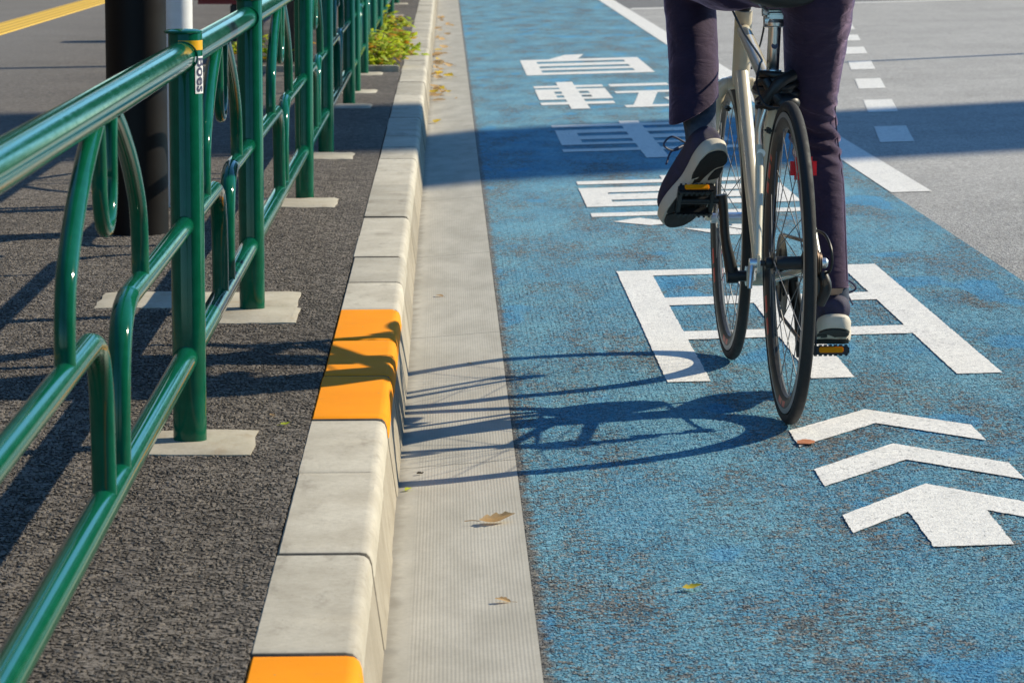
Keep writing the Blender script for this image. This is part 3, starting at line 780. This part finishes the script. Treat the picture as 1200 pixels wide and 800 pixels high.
# coiled lock wrapped round the seat tube top
bm = bmesh.new()
pts = []
for k in range(97):
    a = k/96*2*math.pi*6
    pts.append((.006+(.040+.004*math.sin(k*.7))*math.cos(a), .262+(.052+.004*math.sin(k*.5+1))*math.sin(a), .642+.074*k/96+.005*math.sin(a*1.3)))
tube(bm, pts, .0085, 10, 1)
tube(bm, [(-.03, .205, .655), (.005, .196, .70), (.035, .215, .715)], .013, 12, 4)
tube(bm, [(-.025, .21, .705), (.0, .198, .665), (.036, .21, .645)], .011, 12, 4)
ball(bm, (.008, .255, .678), .038, .05, .036); ball(bm, (.02, .205, .655), .03, .022, .02)
tag(obj('cable_lock', bm, M['black']), 'black coiled cable lock wrapped round the top of the seat tube', 'lock')
lk = bpy.data.objects['cable_lock']; lk.location = BO; lk.rotation_euler = (0, 0, BR)
# brakes and cables
for s in (-1, 1):
    bm = bmesh.new(); tube(bm, [(s*.040, .172, .555), (s*.042, .165, .60), (s*.030, .162, .645)], [.0085, .007, .006], 10, 4)
    tube(bm, [(s*.040, .175, .555), (s*.040, .150, .553)], .0095, 12)
    arm_ = B('brake_arm', bm, M['alu'])
    bm = bmesh.new(); box(bm, (s*.022, .168, .600), (.013, .05, .012), .004); obj('brake_pad', bm, M['black'], arm_)
    bm = bmesh.new(); tube(bm, [(s*.046, .895, .555), (s*.050, .895, .60), (s*.044, .893, .648)], [.009, .007, .006], 10, 4)
    arm_ = B('brake_arm', bm, M['black'])
    bm = bmesh.new(); box(bm, (s*.024, .885, .603), (.014, .05, .012), .004); obj('brake_pad', bm, M['black'], arm_)
for pts, r in (([(.03, .16, .648), (-.02, .158, .650), (-.038, .165, .665), (-.046, .19, .70), (-.030, .26, .735), (-.018, .34, .745), (-.020, .60, .785), (-.03, .76, .835), (-.06, .80, .92), (-.14, .74, .985)], .0025),
               ([(.018, .78, .70), (.05, .86, .76), (.08, .86, .90), (.14, .77, .985)], .0025),
               ([(.070, .02, .31), (.083, -.035, .325), (.083, -.045, .365), (.075, -.005, .395), (.058, .06, .40)], .0030),
               ([(-.060, .89, .645), (.045, .89, .648)], .0014)):
    bm = bmesh.new(); tube(bm, pts, r, 8, 6); B('cable', bm, M['black'])
# tail light
bm = bmesh.new(); box(bm, (.041, .085, .526), (.056, .022, .048), .009); tl = B('tail_light', bm, M['redl'])
bm = bmesh.new(); box(bm, (.048, .100, .530), (.028, .012, .03), .004); tube(bm, [(.046, .110, .53), (.050, .125, .51)], .011, 10); obj('light_bracket', bm, M['black'], tl)
# drivetrain
bm = bmesh.new()
lathe(bm, [(.035, .044), (.088, .044), (.091, .0455), (.088, .047), (.035, .047)], 48, 'x', BB)
for k in range(5):
    a = k*2*math.pi/5; tube(bm, [BB+V((.046, 0, 0)), BB+V((.046, .06*math.cos(a), .06*math.sin(a)))], .007, 8)
lathe(bm, [(.012, -.062), (.012, .06)], 18, 'x', BB)
B('chainring', bm, M['black'])
CD = V((0, -.05, 1)).normalized()
PL = BB+V((-.150, 0, 0))+CD*.168; PR = BB+V((.150, 0, 0))-CD*.168
for s, P0 in ((-1, PL), (1, PR)):
    a = BB+V((s*.066, 0, 0)); b = P0-V((s*.060, 0, 0))+V((s*0, 0, 0))
    bm = bmesh.new(); d = (b-a).normalized()
    tube(bm, [a-d*.012, a+d*.02, a.lerp(b, .5)+V((s*.004, 0, 0)), b-d*.02, b+d*.013], [.013, .0145, .0105, .0105, .0125], 12, 4)
    tube(bm, [a-V((s*.012, 0, 0)), a+V((s*.012, 0, 0))], .016, 16)
    B('crank', bm, M['black'])
    pd = bpy.data.objects.new('pedal', None); COL.objects.link(pd); pd.parent = bike; pd.location = P0
    tilt = R(-40) if s < 0 else R(-8); pd.rotation_euler = (tilt, 0, 0)
    pd['label'] = 'left pedal raised' if s < 0 else 'right pedal at the bottom'
    bm = bmesh.new(); tube(bm, [(-s*.066, 0, 0), (s*.04, 0, 0)], .008, 12)
    box(bm, (0, .042, 0), (.082, .014, .019), .003); box(bm, (0, -.042, 0), (.082, .014, .019), .003)
    for x in (-.036, .036): box(bm, (x, 0, 0), (.010, .072, .018), .002)
    for k in range(7):
        for yy in (-.042, .042): box(bm, (-.034+k*.0113, yy, -.0105), (.005, .012, .004)); box(bm, (-.034+k*.0113, yy, .0105), (.005, .012, .004))
    obj('pedal_cage', bm, M['black'], pd)
    for yy in (-.0505, .0505):
        bm = bmesh.new(); box(bm, (0, yy, .001), (.054, .005, .013), .002); obj('pedal_reflector', bm, M['amber'], pd)
# chain
bm = bmesh.new(); cx = .0455
cpts = []
for k in range(25): a = -math.pi/2+math.pi*k/24; cpts.append((cx, BB.y+.091*math.cos(a), BB.z+.091*math.sin(a)))
for k in range(13): a = math.pi/2+math.pi*.9*k/12; cpts.append((cx, .042*math.cos(a), RW+.042*math.sin(a)))
cpts += [(cx, -.012, .262), (cx+.003, .012, .222), (cx+.003, .03, .160), (cx+.003, .06, .150), (cx, .12, .155)]
tube(bm, cpts, .0042, 6, closed=True); B('chain', bm, M['sprocket'])
# derailleur
bm = bmesh.new()
box(bm, (.072, .004, .285), (.022, .034, .05), .006); tube(bm, [(.070, .0, .315), (.078, -.008, .285), (.066, .004, .250)], .012, 12, 4)
for s in (-.007, .007): box(bm, (.054+s, .022, .195), (.002, .02, .115), .001, Matrix.Rotation(R(-15), 3, 'X'))
for y, z in ((.008, .236), (.034, .158)): lathe(bm, [(.005, -.004), (.020, -.004), (.020, .004), (.005, .004)], 20, 'x', (.054, y, z))
B('rear_derailleur', bm, M['black'])
bm = bmesh.new(); box(bm, (.074, -.012, .296), (.012, .02, .016), .003); B('derailleur_plate', bm, M['sprocket'])
bm = bmesh.new(); tube(bm, [(-.060, 0, RW), (-.082, 0, RW)], .010, 14); tube(bm, [(-.076, 0, RW), (-.080, -.012, RW-.022), (-.083, -.020, RW-.050)], [.008, .006, .005], 10, 4)
B('quick_release', bm, M['alu'])
bm = bmesh.new(); lathe(bm, [(.011, .062), (.011, .078), (.007, .082)], 14, 'x', (0, 0, RW)); B('axle_nut', bm, M['alu'])
# cockpit
bm = bmesh.new(); tube(bm, [HT1, HT1+V((0, -.014, .075))], .0165, 18); tube(bm, [HT1+V((0, -.012, .06)), (0, .855, .955)], .017, 18); lathe(bm, [(.022, -.022), (.022, .022)], 20, 'x', (0, .857, .957)); B('stem', bm, M['black'])
bm = bmesh.new(); tube(bm, [(-.29, .80, .985), (-.12, .845, .965), (0, .857, .957), (.12, .845, .965), (.29, .80, .985)], .0125, 16, 6); hb = B('handlebar', bm, M['black'])
for s in (-1, 1):
    bm = bmesh.new(); tube(bm, [(s*.17, .836, .971), (s*.295, .799, .9855)], .0165, 16); obj('grip', bm, M['black'], hb)
    bm = bmesh.new(); tube(bm, [(s*.15, .845, .968), (s*.16, .885, .955), (s*.27, .86, .955)], .006, 8, 4); obj('brake_lever', bm, M['alu'], hb)

# ------------------------------------------------------------------ rider
hipL, hipR = V((-.095, .205, .945)), V((.100, .215, .940))
kneL, ankL = V((-.150, .615, .930)), V((-.140, .408, .577))
kneR, ankR = V((.108, .365, .555)), V((.146, .325, .235))
def torso(bm, g):
    loft(bm, [((0, .16, .875), .10, .08), ((0, .165, .93), .165+g, .125+g), ((0, .20, 1.02), .155+g, .115+g), ((0, .27, 1.16), .140+g, .105+g), ((0, .36, 1.30), .165+g, .110+g), ((0, .43, 1.39), .155+g, .085+g), ((0, .46, 1.43), .07+g, .06+g)], 28, 4)
def arm(bm, s, g, hand=False):
    sh, el, wr_ = V((s*.180, .44, 1.375)), V((s*.265, .60, 1.165)), V((s*.238, .765, 1.015))
    loft(bm, [(sh+V((-s*.04, -.02, .0)), .055+g, .06+g), (sh, .056+g, .058+g), (sh.lerp(el, .5), .047+g, .048+g), (el, .041+g, .042+g), (el.lerp(wr_, .4), .040+g, .040+g), (wr_, .029+g, .026+g)], 18, 4)
    if hand:
        pc = V((s*.233, .803, 1.003))
        loft(bm, [(wr_, .027, .022), (wr_.lerp(pc, .5), .034, .020), (pc, .041, .017), (pc+V((0, .015, -.002)), .040, .014)], 18, 3)
        for k in range(4):
            x = s*(.204+k*.0195); y0 = pc.y+.008-abs(k-1.4)*.003; L = (.9, 1.05, 1.0, .85)[k]
            zb = .9735+(abs(x)-.17)*.115
            tube(bm, [(x, y0-.012, 1.003), (x, y0+.020*L, zb+.026), (x, y0+.030*L, zb+.004), (x, y0+.014*L, zb-.020), (x, y0-.010*L, zb-.024)], [.0092, .0088, .0082, .0076, .0068], 10, 4)
        tube(bm, [(s*.205, .785, 1.003), (s*.186, .795, .992), (s*.178, .815, .972), (s*.185, .825, .955)], [.012, .0105, .009, .0075], 10, 4)
# body: one continuous surface
bm = bmesh.new(); torso(bm, -.012)
for s in (-1, 1): arm(bm, s, -.006, True)
loft(bm, [((0, .44, 1.40), .060, .06), ((0, .475, 1.46), .052, .055), ((0, .51, 1.53), .05, .055)], 18, 3)
HC = V((0, .56, 1.595))
loft(bm, [(HC+V((0, -.02, -.115)), .035, .035), (HC+V((0, .022, -.105)), .048, .055), (HC+V((0, .014, -.06)), .064, .082), (HC, .074, .094), (HC+V((0, -.008, .055)), .072, .092), (HC+V((0, -.012, .095)), .050, .066), (HC+V((0, -.012, .114)), .015, .02)], 24, 4)
tube(bm, [HC+V((0, .088, .012)), HC+V((0, .105, -.022)), HC+V((0, .094, -.034))], [.006, .012, .009], 10, 4)
tube(bm, [HC+V((-.024, .083, -.062)), HC+V((0, .092, -.062)), HC+V((.024, .083, -.062))], [.004, .007, .004], 8, 4)
for s in (-1, 1):
    ball(bm, HC+V((s*.076, -.008, -.012)), .009, .020, .032, 12); ball(bm, HC+V((s*.030, .088, .010)), .015, .006, .006, 10)
def rleg(z): # centre x, y, half width, half depth of the right trouser leg at height z
    T = [(.97, .084, .17, .080, .10), (.90, .086, .20, .080, .105), (.84, .088, .235, .074, .094), (.77, .089, .275, .067, .084), (.70, .090, .31, .060, .074), (.62, .094, .35, .053, .066), (.55, .108, .362, .052, .064), (.46, .119, .345, .050, .062), (.36, .123, .325, .048, .056), (.28, .126, .310, .047, .052), (.22, .128, .300, .047, .05)]
    for p_, q_ in zip(T, T[1:]):
        if p_[0] >= z >= q_[0]:
            u = (p_[0]-z)/(p_[0]-q_[0]); return [p_[k]+(q_[k]-p_[k])*u for k in range(1, 5)]
kr_ = [rleg(z) for z in (.94, .84, .70, .55, .40, .29)]
loft(bm, [(V((k[0], k[1], z)), k[2]*.74, k[3]*.74) for k, z in zip(kr_, (.94, .84, .70, .55, .40, .29))]+[(ankR, .029, .033), (ankR+V((0, .03, -.025)), .028, .03)], 18, 4)
for h, k, a in ((hipL, kneL, ankL),):
    loft(bm, [(h, .07, .075), (h.lerp(k, .5), .058, .062), (k, .044, .048), (k.lerp(a, .35), .044, .048), (a, .029, .033), (a+V((0, .03, -.025)), .028, .03)], 18, 4)
body = obj('person', voxel(bm, .0052, 3), M['skin']); body.location = BO; body.rotation_euler = (0, 0, BR)
tag(body, 'cyclist in purple trousers riding away on the cream bicycle', 'person')
# hair
bm = bmesh.new()
loft(bm, [(HC+V((0, -.045, -.085)), .05, .035), (HC+V((0, -.032, -.04)), .080, .080), (HC+V((0, -.022, .02)), .082, .094), (HC+V((0, -.015, .07)), .078, .096), (HC+V((0, -.014, .11)), .055, .07), (HC+V((0, -.014, .13)), .012, .015)], 24, 4)
obj('hair', voxel(bm, .007, 3), M['hair'], body)
bm = bmesh.new()
for s in (-1, 1): ball(bm, HC+V((s*.030, .0945, .009)), .007, .004, .004, 10)
obj('eyes', bm, M['ink'], body)
# jacket
bm = bmesh.new()
loft(bm, [((0, .135, .965), .155, .110), ((0, .175, .995), .168, .130), ((0, .22, 1.06), .160, .125), ((0, .27, 1.16), .150, .118), ((0, .36, 1.30), .172, .120), ((0, .43, 1.39), .160, .095), ((0, .47, 1.445), .075, .068)], 28, 4)
for s in (-1, 1): arm(bm, s, .007)
obj('jacket', voxel(bm, .008, 5), M['jack'], body)
# trousers: pelvis and both legs in one piece, cut at the hems
bm = bmesh.new()
loft(bm, [((0, .165, .862), .06, .06), ((0, .168, .885), .135, .10), ((0, .172, .94), .168, .130), ((0, .185, 1.0), .160, .125), ((0, .20, 1.05), .150, .115)], 28, 4)
loft(bm, [(hipL+V((.01, -.045, .0)), .088, .090), (hipL+V((-.012, .02, -.002)), .090, .094), (hipL.lerp(kneL, .35)+V((-.012, 0, .002)), .081, .084), (hipL.lerp(kneL, .7), .070, .073), (kneL+V((0, -.03, .0)), .062, .064), (kneL+V((0, .025, -.01)), .050, .05)], 24, 5)
loft(bm, [(kneL+V((0, .01, .025)), .052, .05), (kneL+V((0, -.01, -.02)), .058, .062), (kneL.lerp(ankL, .28), .057, .068), (kneL.lerp(ankL, .55)+V((-.004, -.01, 0)), .056, .069), (kneL.lerp(ankL, .82)+V((-.012, -.018, 0)), .054, .064), (ankL+V((-.022, -.03, -.03)), .054, .058), (ankL+V((-.026, -.05, -.09)), .054, .055)], 24, 6)
rk = random.Random(4)
keysR = []
zz = .965
while zz > .225:
    x_, y_, a_, b_ = rleg(zz); keysR.append((V((x_, y_, zz)), a_, b_)); zz -= .035
loft(bm, keysR, 28, 4)
tb = voxel(bm, .0055, 3)
def cut(tb, sel, co, no):
    fs = [f for f in tb.faces if all(sel(v.co) for v in f.verts)]
    gs = list({v for f in fs for v in f.verts})+list({e for f in fs for e in f.edges})+fs
    bmesh.ops.bisect_plane(tb, geom=gs, plane_co=co, plane_no=no, clear_outer=True)
cut(tb, lambda c: c.x < -.06 and c.z < .80, V((-.150, .40, .630)), V((.50, .10, -1.0)).normalized())
cut(tb, lambda c: c.x > .06 and c.z < .45, V((.15, .27, .252)), V((0, -.05, -1)).normalized())
# soft creases pressed into the cloth behind the right knee and at the seat of the left leg
for v in tb.verts:
    c = v.co
    if c.x > .05 and .42 < c.z < .72:
        w = math.exp(-((c.z-.585)/.065)**2); q_ = math.sin(c.z*190+c.x*60+c.y*25+3.2*mnoise.noise(c*11))
        v.co += v.normal*.0062*w*(abs(q_)**.6*(1 if q_ > 0 else -1)-.2)*(.6+.8*abs(mnoise.noise(c*8)))
    if c.x > .05 and .74 < c.z < .9:
        v.co += v.normal*.0030*mnoise.noise(V((c.x*20, c.y*12, c.z*40-c.x*20)))
    if c.x < -.05 and c.z < .86:
        v.co += v.normal*.0022*mnoise.noise(V((c.x*22, c.y*14, c.z*34)))
tro = obj('trousers', tb, M['trou'], body)
sm = tro.modifiers.new('thick', 'SOLIDIFY'); sm.thickness = .003; sm.offset = -1
# side seams and stitched hems of the trousers
def seam(pts, r=.0017):
    bm = bmesh.new(); tube(bm, pts, r, 6, 5); obj('seam', bm, M['trou'], body)
seam([(rleg(z)[0]+rleg(z)[2]*.86, rleg(z)[1]-rleg(z)[3]*.50, z) for z in (.88, .80, .72, .64, .56, .48, .40, .32, .265)])
# socks
for s, a, k in ((-1, ankL, kneL), (1, ankR, kneR)):
    bm = bmesh.new(); up = (k-a).normalized()
    tube_keys = [(a+V((0, .0, -.02)), .033, .038), (a, .034, .038), (a+up*.04, .037, .040), (a+up*.085, .041, .045), (a+up*.13, .043, .047)] if s < 0 else [(a+V((0, .005, -.02)), .032, .036), (a, .032, .036), (a+up*.05, .033, .037), (a+up*.14, .037, .041)]
    loft(bm, tube_keys, 24, 5)
    so = obj('sock', bm, M['sock'], body)
    if s < 0:
        bm = bmesh.new()
        for row, n in ((0, 5), (1, 2)):
            for q in range(n):
                an = R(-92+(q-n/2)*9); z = .098-.014*row
                c = a+up*z; rr_ = .0435
                side = V((1, 0, 0)); bk = up.cross(side)
                if bk.y > 0: bk = -bk
                p0 = c+(side*math.sin(R((q-n/2+.5)*8+14))+bk*math.cos(R((q-n/2+.5)*8+14)))*V((1, 1, 1)).length/math.sqrt(3)*(.0475)
                box(bm, p0, (.0035, .004, .0055))
        obj('sock_mark', bm, M['foam'], so)
# shoes
OUT = [(.0, .012), (.012, .027), (.04, .034), (.08, .0325), (.12, .0335), (.165, .044), (.20, .047), (.235, .041), (.258, .027), (.268, .010)]
def outline(sc_=1., k=1.):
    L = [(-w*k, y) for y, w in OUT]; Rr = [(w*k*(1.0), y) for y, w in reversed(OUT)]
    P = L+Rr; n = len(P); o = []
    for i in range(n):
        a, b, c, d = [V((*P[(i+j) % n], 0)) for j in (-1, 0, 1, 2)]
        for q in range(4):
            t = q/4; p = .5*((2*b)+(c-a)*t+(2*a-5*b+4*c-d)*t*t+(3*b-a-3*c+d)*t**3); o.append((p.x, p.y))
    return o
def spring(y):   # toe spring and heel rise of the sole's bottom
    return .010*max(0, (y-.17)/.1)**2+.004*max(0, (.04-y)/.04)**2
def make_shoe(s, mtx, label):
    bm = bmesh.new(); o0 = outline()
    lv = [(-.000, .965), (.005, 1.0), (.014, 1.03), (.023, 1.04), (.030, .97)]
    rings = []
    for z, k in lv:
        rings.append([bm.verts.new((x*k, .134+(y-.134)*(1+(k-1)*.5), z*.95+spring(y)+(-.004 if .08 < y < .13 and z < .001 else 0))) for x, y in o0])
    for A, Bq in zip(rings, rings[1:]):
        for i in range(len(A)): bm.faces.new((A[i], A[(i+1) % len(A)], Bq[(i+1) % len(A)], Bq[i]))
    for ring in (rings[0], rings[-1]):
        L = len(ring)
        for i in range(L//2-1): bm.faces.new((ring[i], ring[i+1], ring[L-2-i], ring[L-1-i]))
    sole = bm
    bm = bmesh.new()
    loft(bm, [((0, .006, .042), .020, .022), ((0, .03, .048), .034, .034), ((0, .07, .050), .0345, .036), ((0, .11, .053), .0355, .036), ((0, .15, .053), .042, .030), ((0, .19, .052), .0445, .024), ((0, .23, .050), .038, .017), ((0, .258, .050), .022, .011), ((0, .264, .049), .008, .005)], 28, 5)
    loft(bm, [((0, .057, .05), .032, .042), ((0, .057, .066), .031, .041), ((0, .057, .075), .032, .042)], 24, 4)
    sh = obj('shoe', voxel(bm, .0045, 4), M['shoe'], body, True, label); sh.matrix_local = mtx
    obj('midsole', sole, M['foam'], sh)
    bm = bmesh.new()
    def pad(pts, t=.0035):
        cl = catmull([(x, y, 0) for x, y in pts]+[(*pts[0], 0)], 4)[:-1]
        A = [bm.verts.new((p.x*s*-1, p.y, spring(p.y)-t)) for p in cl]; Bq = [bm.verts.new((p.x*s*-1, p.y, spring(p.y)+.006)) for p in cl]
        bm.faces.new(A); n = len(A)
        for i in range(n): bm.faces.new((A[i], A[(i+1) % n], Bq[(i+1) % n], Bq[i]))
    pad([(-.031, .034), (-.020, .012), (.000, .005), (.020, .011), (.031, .032), (.028, .048), (.012, .056), (.000, .080), (-.012, .112), (-.027, .110), (-.032, .070)])
    pad([(.030, .056), (.032, .072), (.030, .104), (.020, .112), (.010, .096), (.014, .068)])
    pad([(-.038, .140), (-.012, .130), (.016, .134), (.036, .148), (.044, .190), (.036, .214), (.014, .198), (-.016, .194), (-.042, .204)])
    pad([(-.039, .212), (-.010, .202), (.014, .206), (.034, .224), (.020, .258), (-.010, .264), (-.032, .242)])
    obj('outsole', bm, M['outs'], sh)
    bm = bmesh.new()
    for k in range(5):
        y = .105+k*.019; z = .099-.010*k-(.0012*k); tube(bm, [(-.024, y-.004, z-.010), (0, y, z), (.024, y+.004, z-.010)], .0026, 6, 4)
    for sx in (-1, 1):
        tube(bm, [(0, .10, .100), (sx*.03, .098, .118), (sx*.052, .105, .102), (sx*.030, .112, .092), (0, .104, .100)], .0022, 6, 6)
        tube(bm, [(0, .10, .100), (sx*.03, .12, .096), (sx*.048, .13, .070)], .0022, 6, 5)
    obj('laces', bm, M['ink'], sh)
    return sh
def shoe_mtx(ball_pt, pitch, yaw, ax_=.18, roll=0.):
    return Matrix.Translation(ball_pt) @ Matrix.Rotation(yaw, 4, 'Z') @ Matrix.Rotation(pitch, 4, 'X') @ Matrix.Rotation(roll, 4, 'Y') @ Matrix.Scale(1.05, 4) @ Matrix.Translation((0, -ax_, 0.0035))
make_shoe(-1, shoe_mtx(PL+V((0, .006, .010)), R(-43), R(22), .146), 'left shoe with heel raised and sole showing')
make_shoe(1, shoe_mtx(PR+V((0.002, .004, .0165)), R(-15), R(-4)), 'right shoe seen from behind')

# ------------------------------------------------------------------ invented buildings and trees beyond the frame, added for shade and paint reflections
SA, SB = 1.46, .53     # sun direction: right, ahead, per unit of height
def tower(x, y, sx, sy, h, label, fl=3.2):
    bm = bmesh.new(); box(bm, (0, 0, h/2), (sx, sy, h)); 
    r = obj('added_building', bm, M['bldg'], None, False); r.location = (x, y, 0); tag(r, label, 'building')
    wb = bmesh.new(); box(wb, (0, 0, 0), (.08, 1.4, 1.5)); w0 = obj('window', wb, M['glass'], r, False)
    m = max(1, int(sy/2.8)); first = True
    for k in range(int(h/fl)):
        for q in range(m):
            o_ = w0 if first else w0.copy()
            if not first: COL.objects.link(o_); o_.parent = r
            first = False; o_.location = ((sx/2+.01)*(1 if x < 0 else -1), -sy/2+sy*(q+.5)/m, 2+k*fl)
D = 24.
tower(D*SA, 14.45+D*SB+.25, .9, 2.75, 29, 'unseen slim tower added across the carriageway to cast the shade band')  # added shade caster, shaped to lay the soft band across lane and pavement
tower(-13, 8, 6, 22, 11, 'unseen dark low brick building added left of the walkway for reflections')
tower(-13, 33, 6, 20, 14, 'unseen taller dark brick building added left of the walkway for reflections')
tower(-14, 62, 9, 36, 20, 'unseen long dark brick building added far ahead on the left for reflections')
tower(22, 88, 14, 60, 24, 'unseen long dark brick building added far ahead across the road for reflections')
tower(23, -9, 10, 36, 19, 'unseen dark building added across the carriageway to shade the ground behind the camera')  # added to shade the ground that the railing posts mirror
def far_tree(x, y, h, label):  # invented tree out of view, added to narrow the sky streak on the rails
    tr = bmesh.new(); tube(tr, [(0, 0, -.1), (.05, 0, h*.3), (-.05, .1, h*.6), (.1, 0, h*.9)], [.17, .14, .09, .03], 12, 4)
    rr = random.Random(int(x*7+y))
    for k in range(8):
        a = k*2.4; z = h*(.35+.05*k); tube(tr, [(0, 0, z), (.9*math.cos(a), .9*math.sin(a), z+.7), (1.9*math.cos(a), 1.9*math.sin(a), z+1.1)], [.06, .02], 6, 3)
    t_ = obj('street_tree', tr, M['trunk']); t_.location = (x, y, .1); tag(t_, label, 'tree', 'unseen trees added far ahead for rail reflections')
    bm = bmesh.new()
    for q in range(26):
        d = V((rr.gauss(0, 1), rr.gauss(0, 1), rr.gauss(0, 1))).normalized()*(rr.random()**.4); cc = V((d.x*2.5, d.y*2.5, h*.66+d.z*h*.30))
        for k in range(60):
            c = cc+V((rr.gauss(0, .5), rr.gauss(0, .5), rr.gauss(0, .4))); z = .16
            bm.faces.new([bm.verts.new(c+V((rr.uniform(-z, z), rr.uniform(-z, z), rr.uniform(-z, z)))) for _ in range(4)])
    obj('crown', bm, M['tleaf'], t_, False)
far_tree(-5.5, 41, 10, 'unseen tall dark tree added ahead left of the railing, nearest of its row')
far_tree(-5.2, 52, 11, 'unseen tall dark tree added ahead left of the railing, farther of its row')
far_tree(-9.5, 92, 12, 'unseen far dark tree added at the end of the street, left one')
far_tree(-5.6, 95, 11, 'unseen far dark tree added at the end of the street, right one')
tower(6.5, 112, 8, 10, 15, 'unseen dark building added at the far end of the street for reflections')
far_tree(12.5, 56, 9, 'unseen dark tree added ahead across the carriageway')
bm = bmesh.new(); lathe(bm, [(.075, 0), (.055, 3.4), (0, 3.41)], 20); o = obj('signal_pole', bm, M['wpole']); o.location = (7.6, 23.5, .12); tag(o, 'grey signal pole across the carriageway', 'pole')

# ------------------------------------------------------------------ camera, light, world
F, TH = 3960., math.atan(518/3960.); PS = math.atan(78/3960.*math.cos(math.atan(518/3960.)))
cd = bpy.data.cameras.new('camera'); cam = bpy.data.objects.new('camera', cd); COL.objects.link(cam); sc.camera = cam
cam.location = (0, 0, 1.12); cam.rotation_euler = (math.pi/2-TH, 0, -PS)
cd.sensor_fit = 'HORIZONTAL'; cd.sensor_width = 36; cd.lens = F/1200*36; cd.clip_start = .05; cd.clip_end = 3000
cd.dof.use_dof = True; cd.dof.focus_distance = 7.1; cd.dof.aperture_fstop = 20

sd = V((SA, SB, 1)).normalized()
ld = bpy.data.lights.new('sun', 'SUN'); ld.energy = 5.0; ld.angle = R(.53); ld.color = (1, .90, .69)
so = bpy.data.objects.new('sun', ld); COL.objects.link(so); so.rotation_euler = sd.to_track_quat('Z', 'Y').to_euler(); so.location = sd*60
w = bpy.data.worlds.new('World'); sc.world = w; w.use_nodes = True
nt = w.node_tree; bg = nt.nodes['Background']; sk = nt.nodes.new('ShaderNodeTexSky'); sk.sky_type = 'NISHITA'
sk.sun_disc = False; sk.sun_elevation = math.asin(sd.z); sk.sun_rotation = math.atan2(sd.x, sd.y); sk.air_density = 1.; sk.dust_density = 0.; sk.ozone_density = 5.
tn = nt.nodes.new('ShaderNodeMix'); tn.data_type = 'RGBA'; tn.blend_type = 'MULTIPLY'; tn.inputs['Factor'].default_value = 1
tn.inputs[7].default_value = (.70, 1., 1.08, 1)      # cool white balance of the open shade
nt.links.new(sk.outputs[0], tn.inputs[6]); nt.links.new(tn.outputs[2], bg.inputs[0]); bg.inputs[1].default_value = .145

vs_ = sc.view_settings; vs_.view_transform = 'Standard'; vs_.look = 'None'; vs_.gamma = 1; vs_.use_curve_mapping = False; vs_.exposure = .35
sc.render.engine = 'CYCLES'; sc.cycles.feature_set = 'EXPERIMENTAL'; sc.cycles.dicing_rate = .9; sc.cycles.offscreen_dicing_scale = 8; sc.cycles.use_denoising = True; sc.cycles.max_bounces = 6
sc.cycles.sample_clamp_indirect = 6
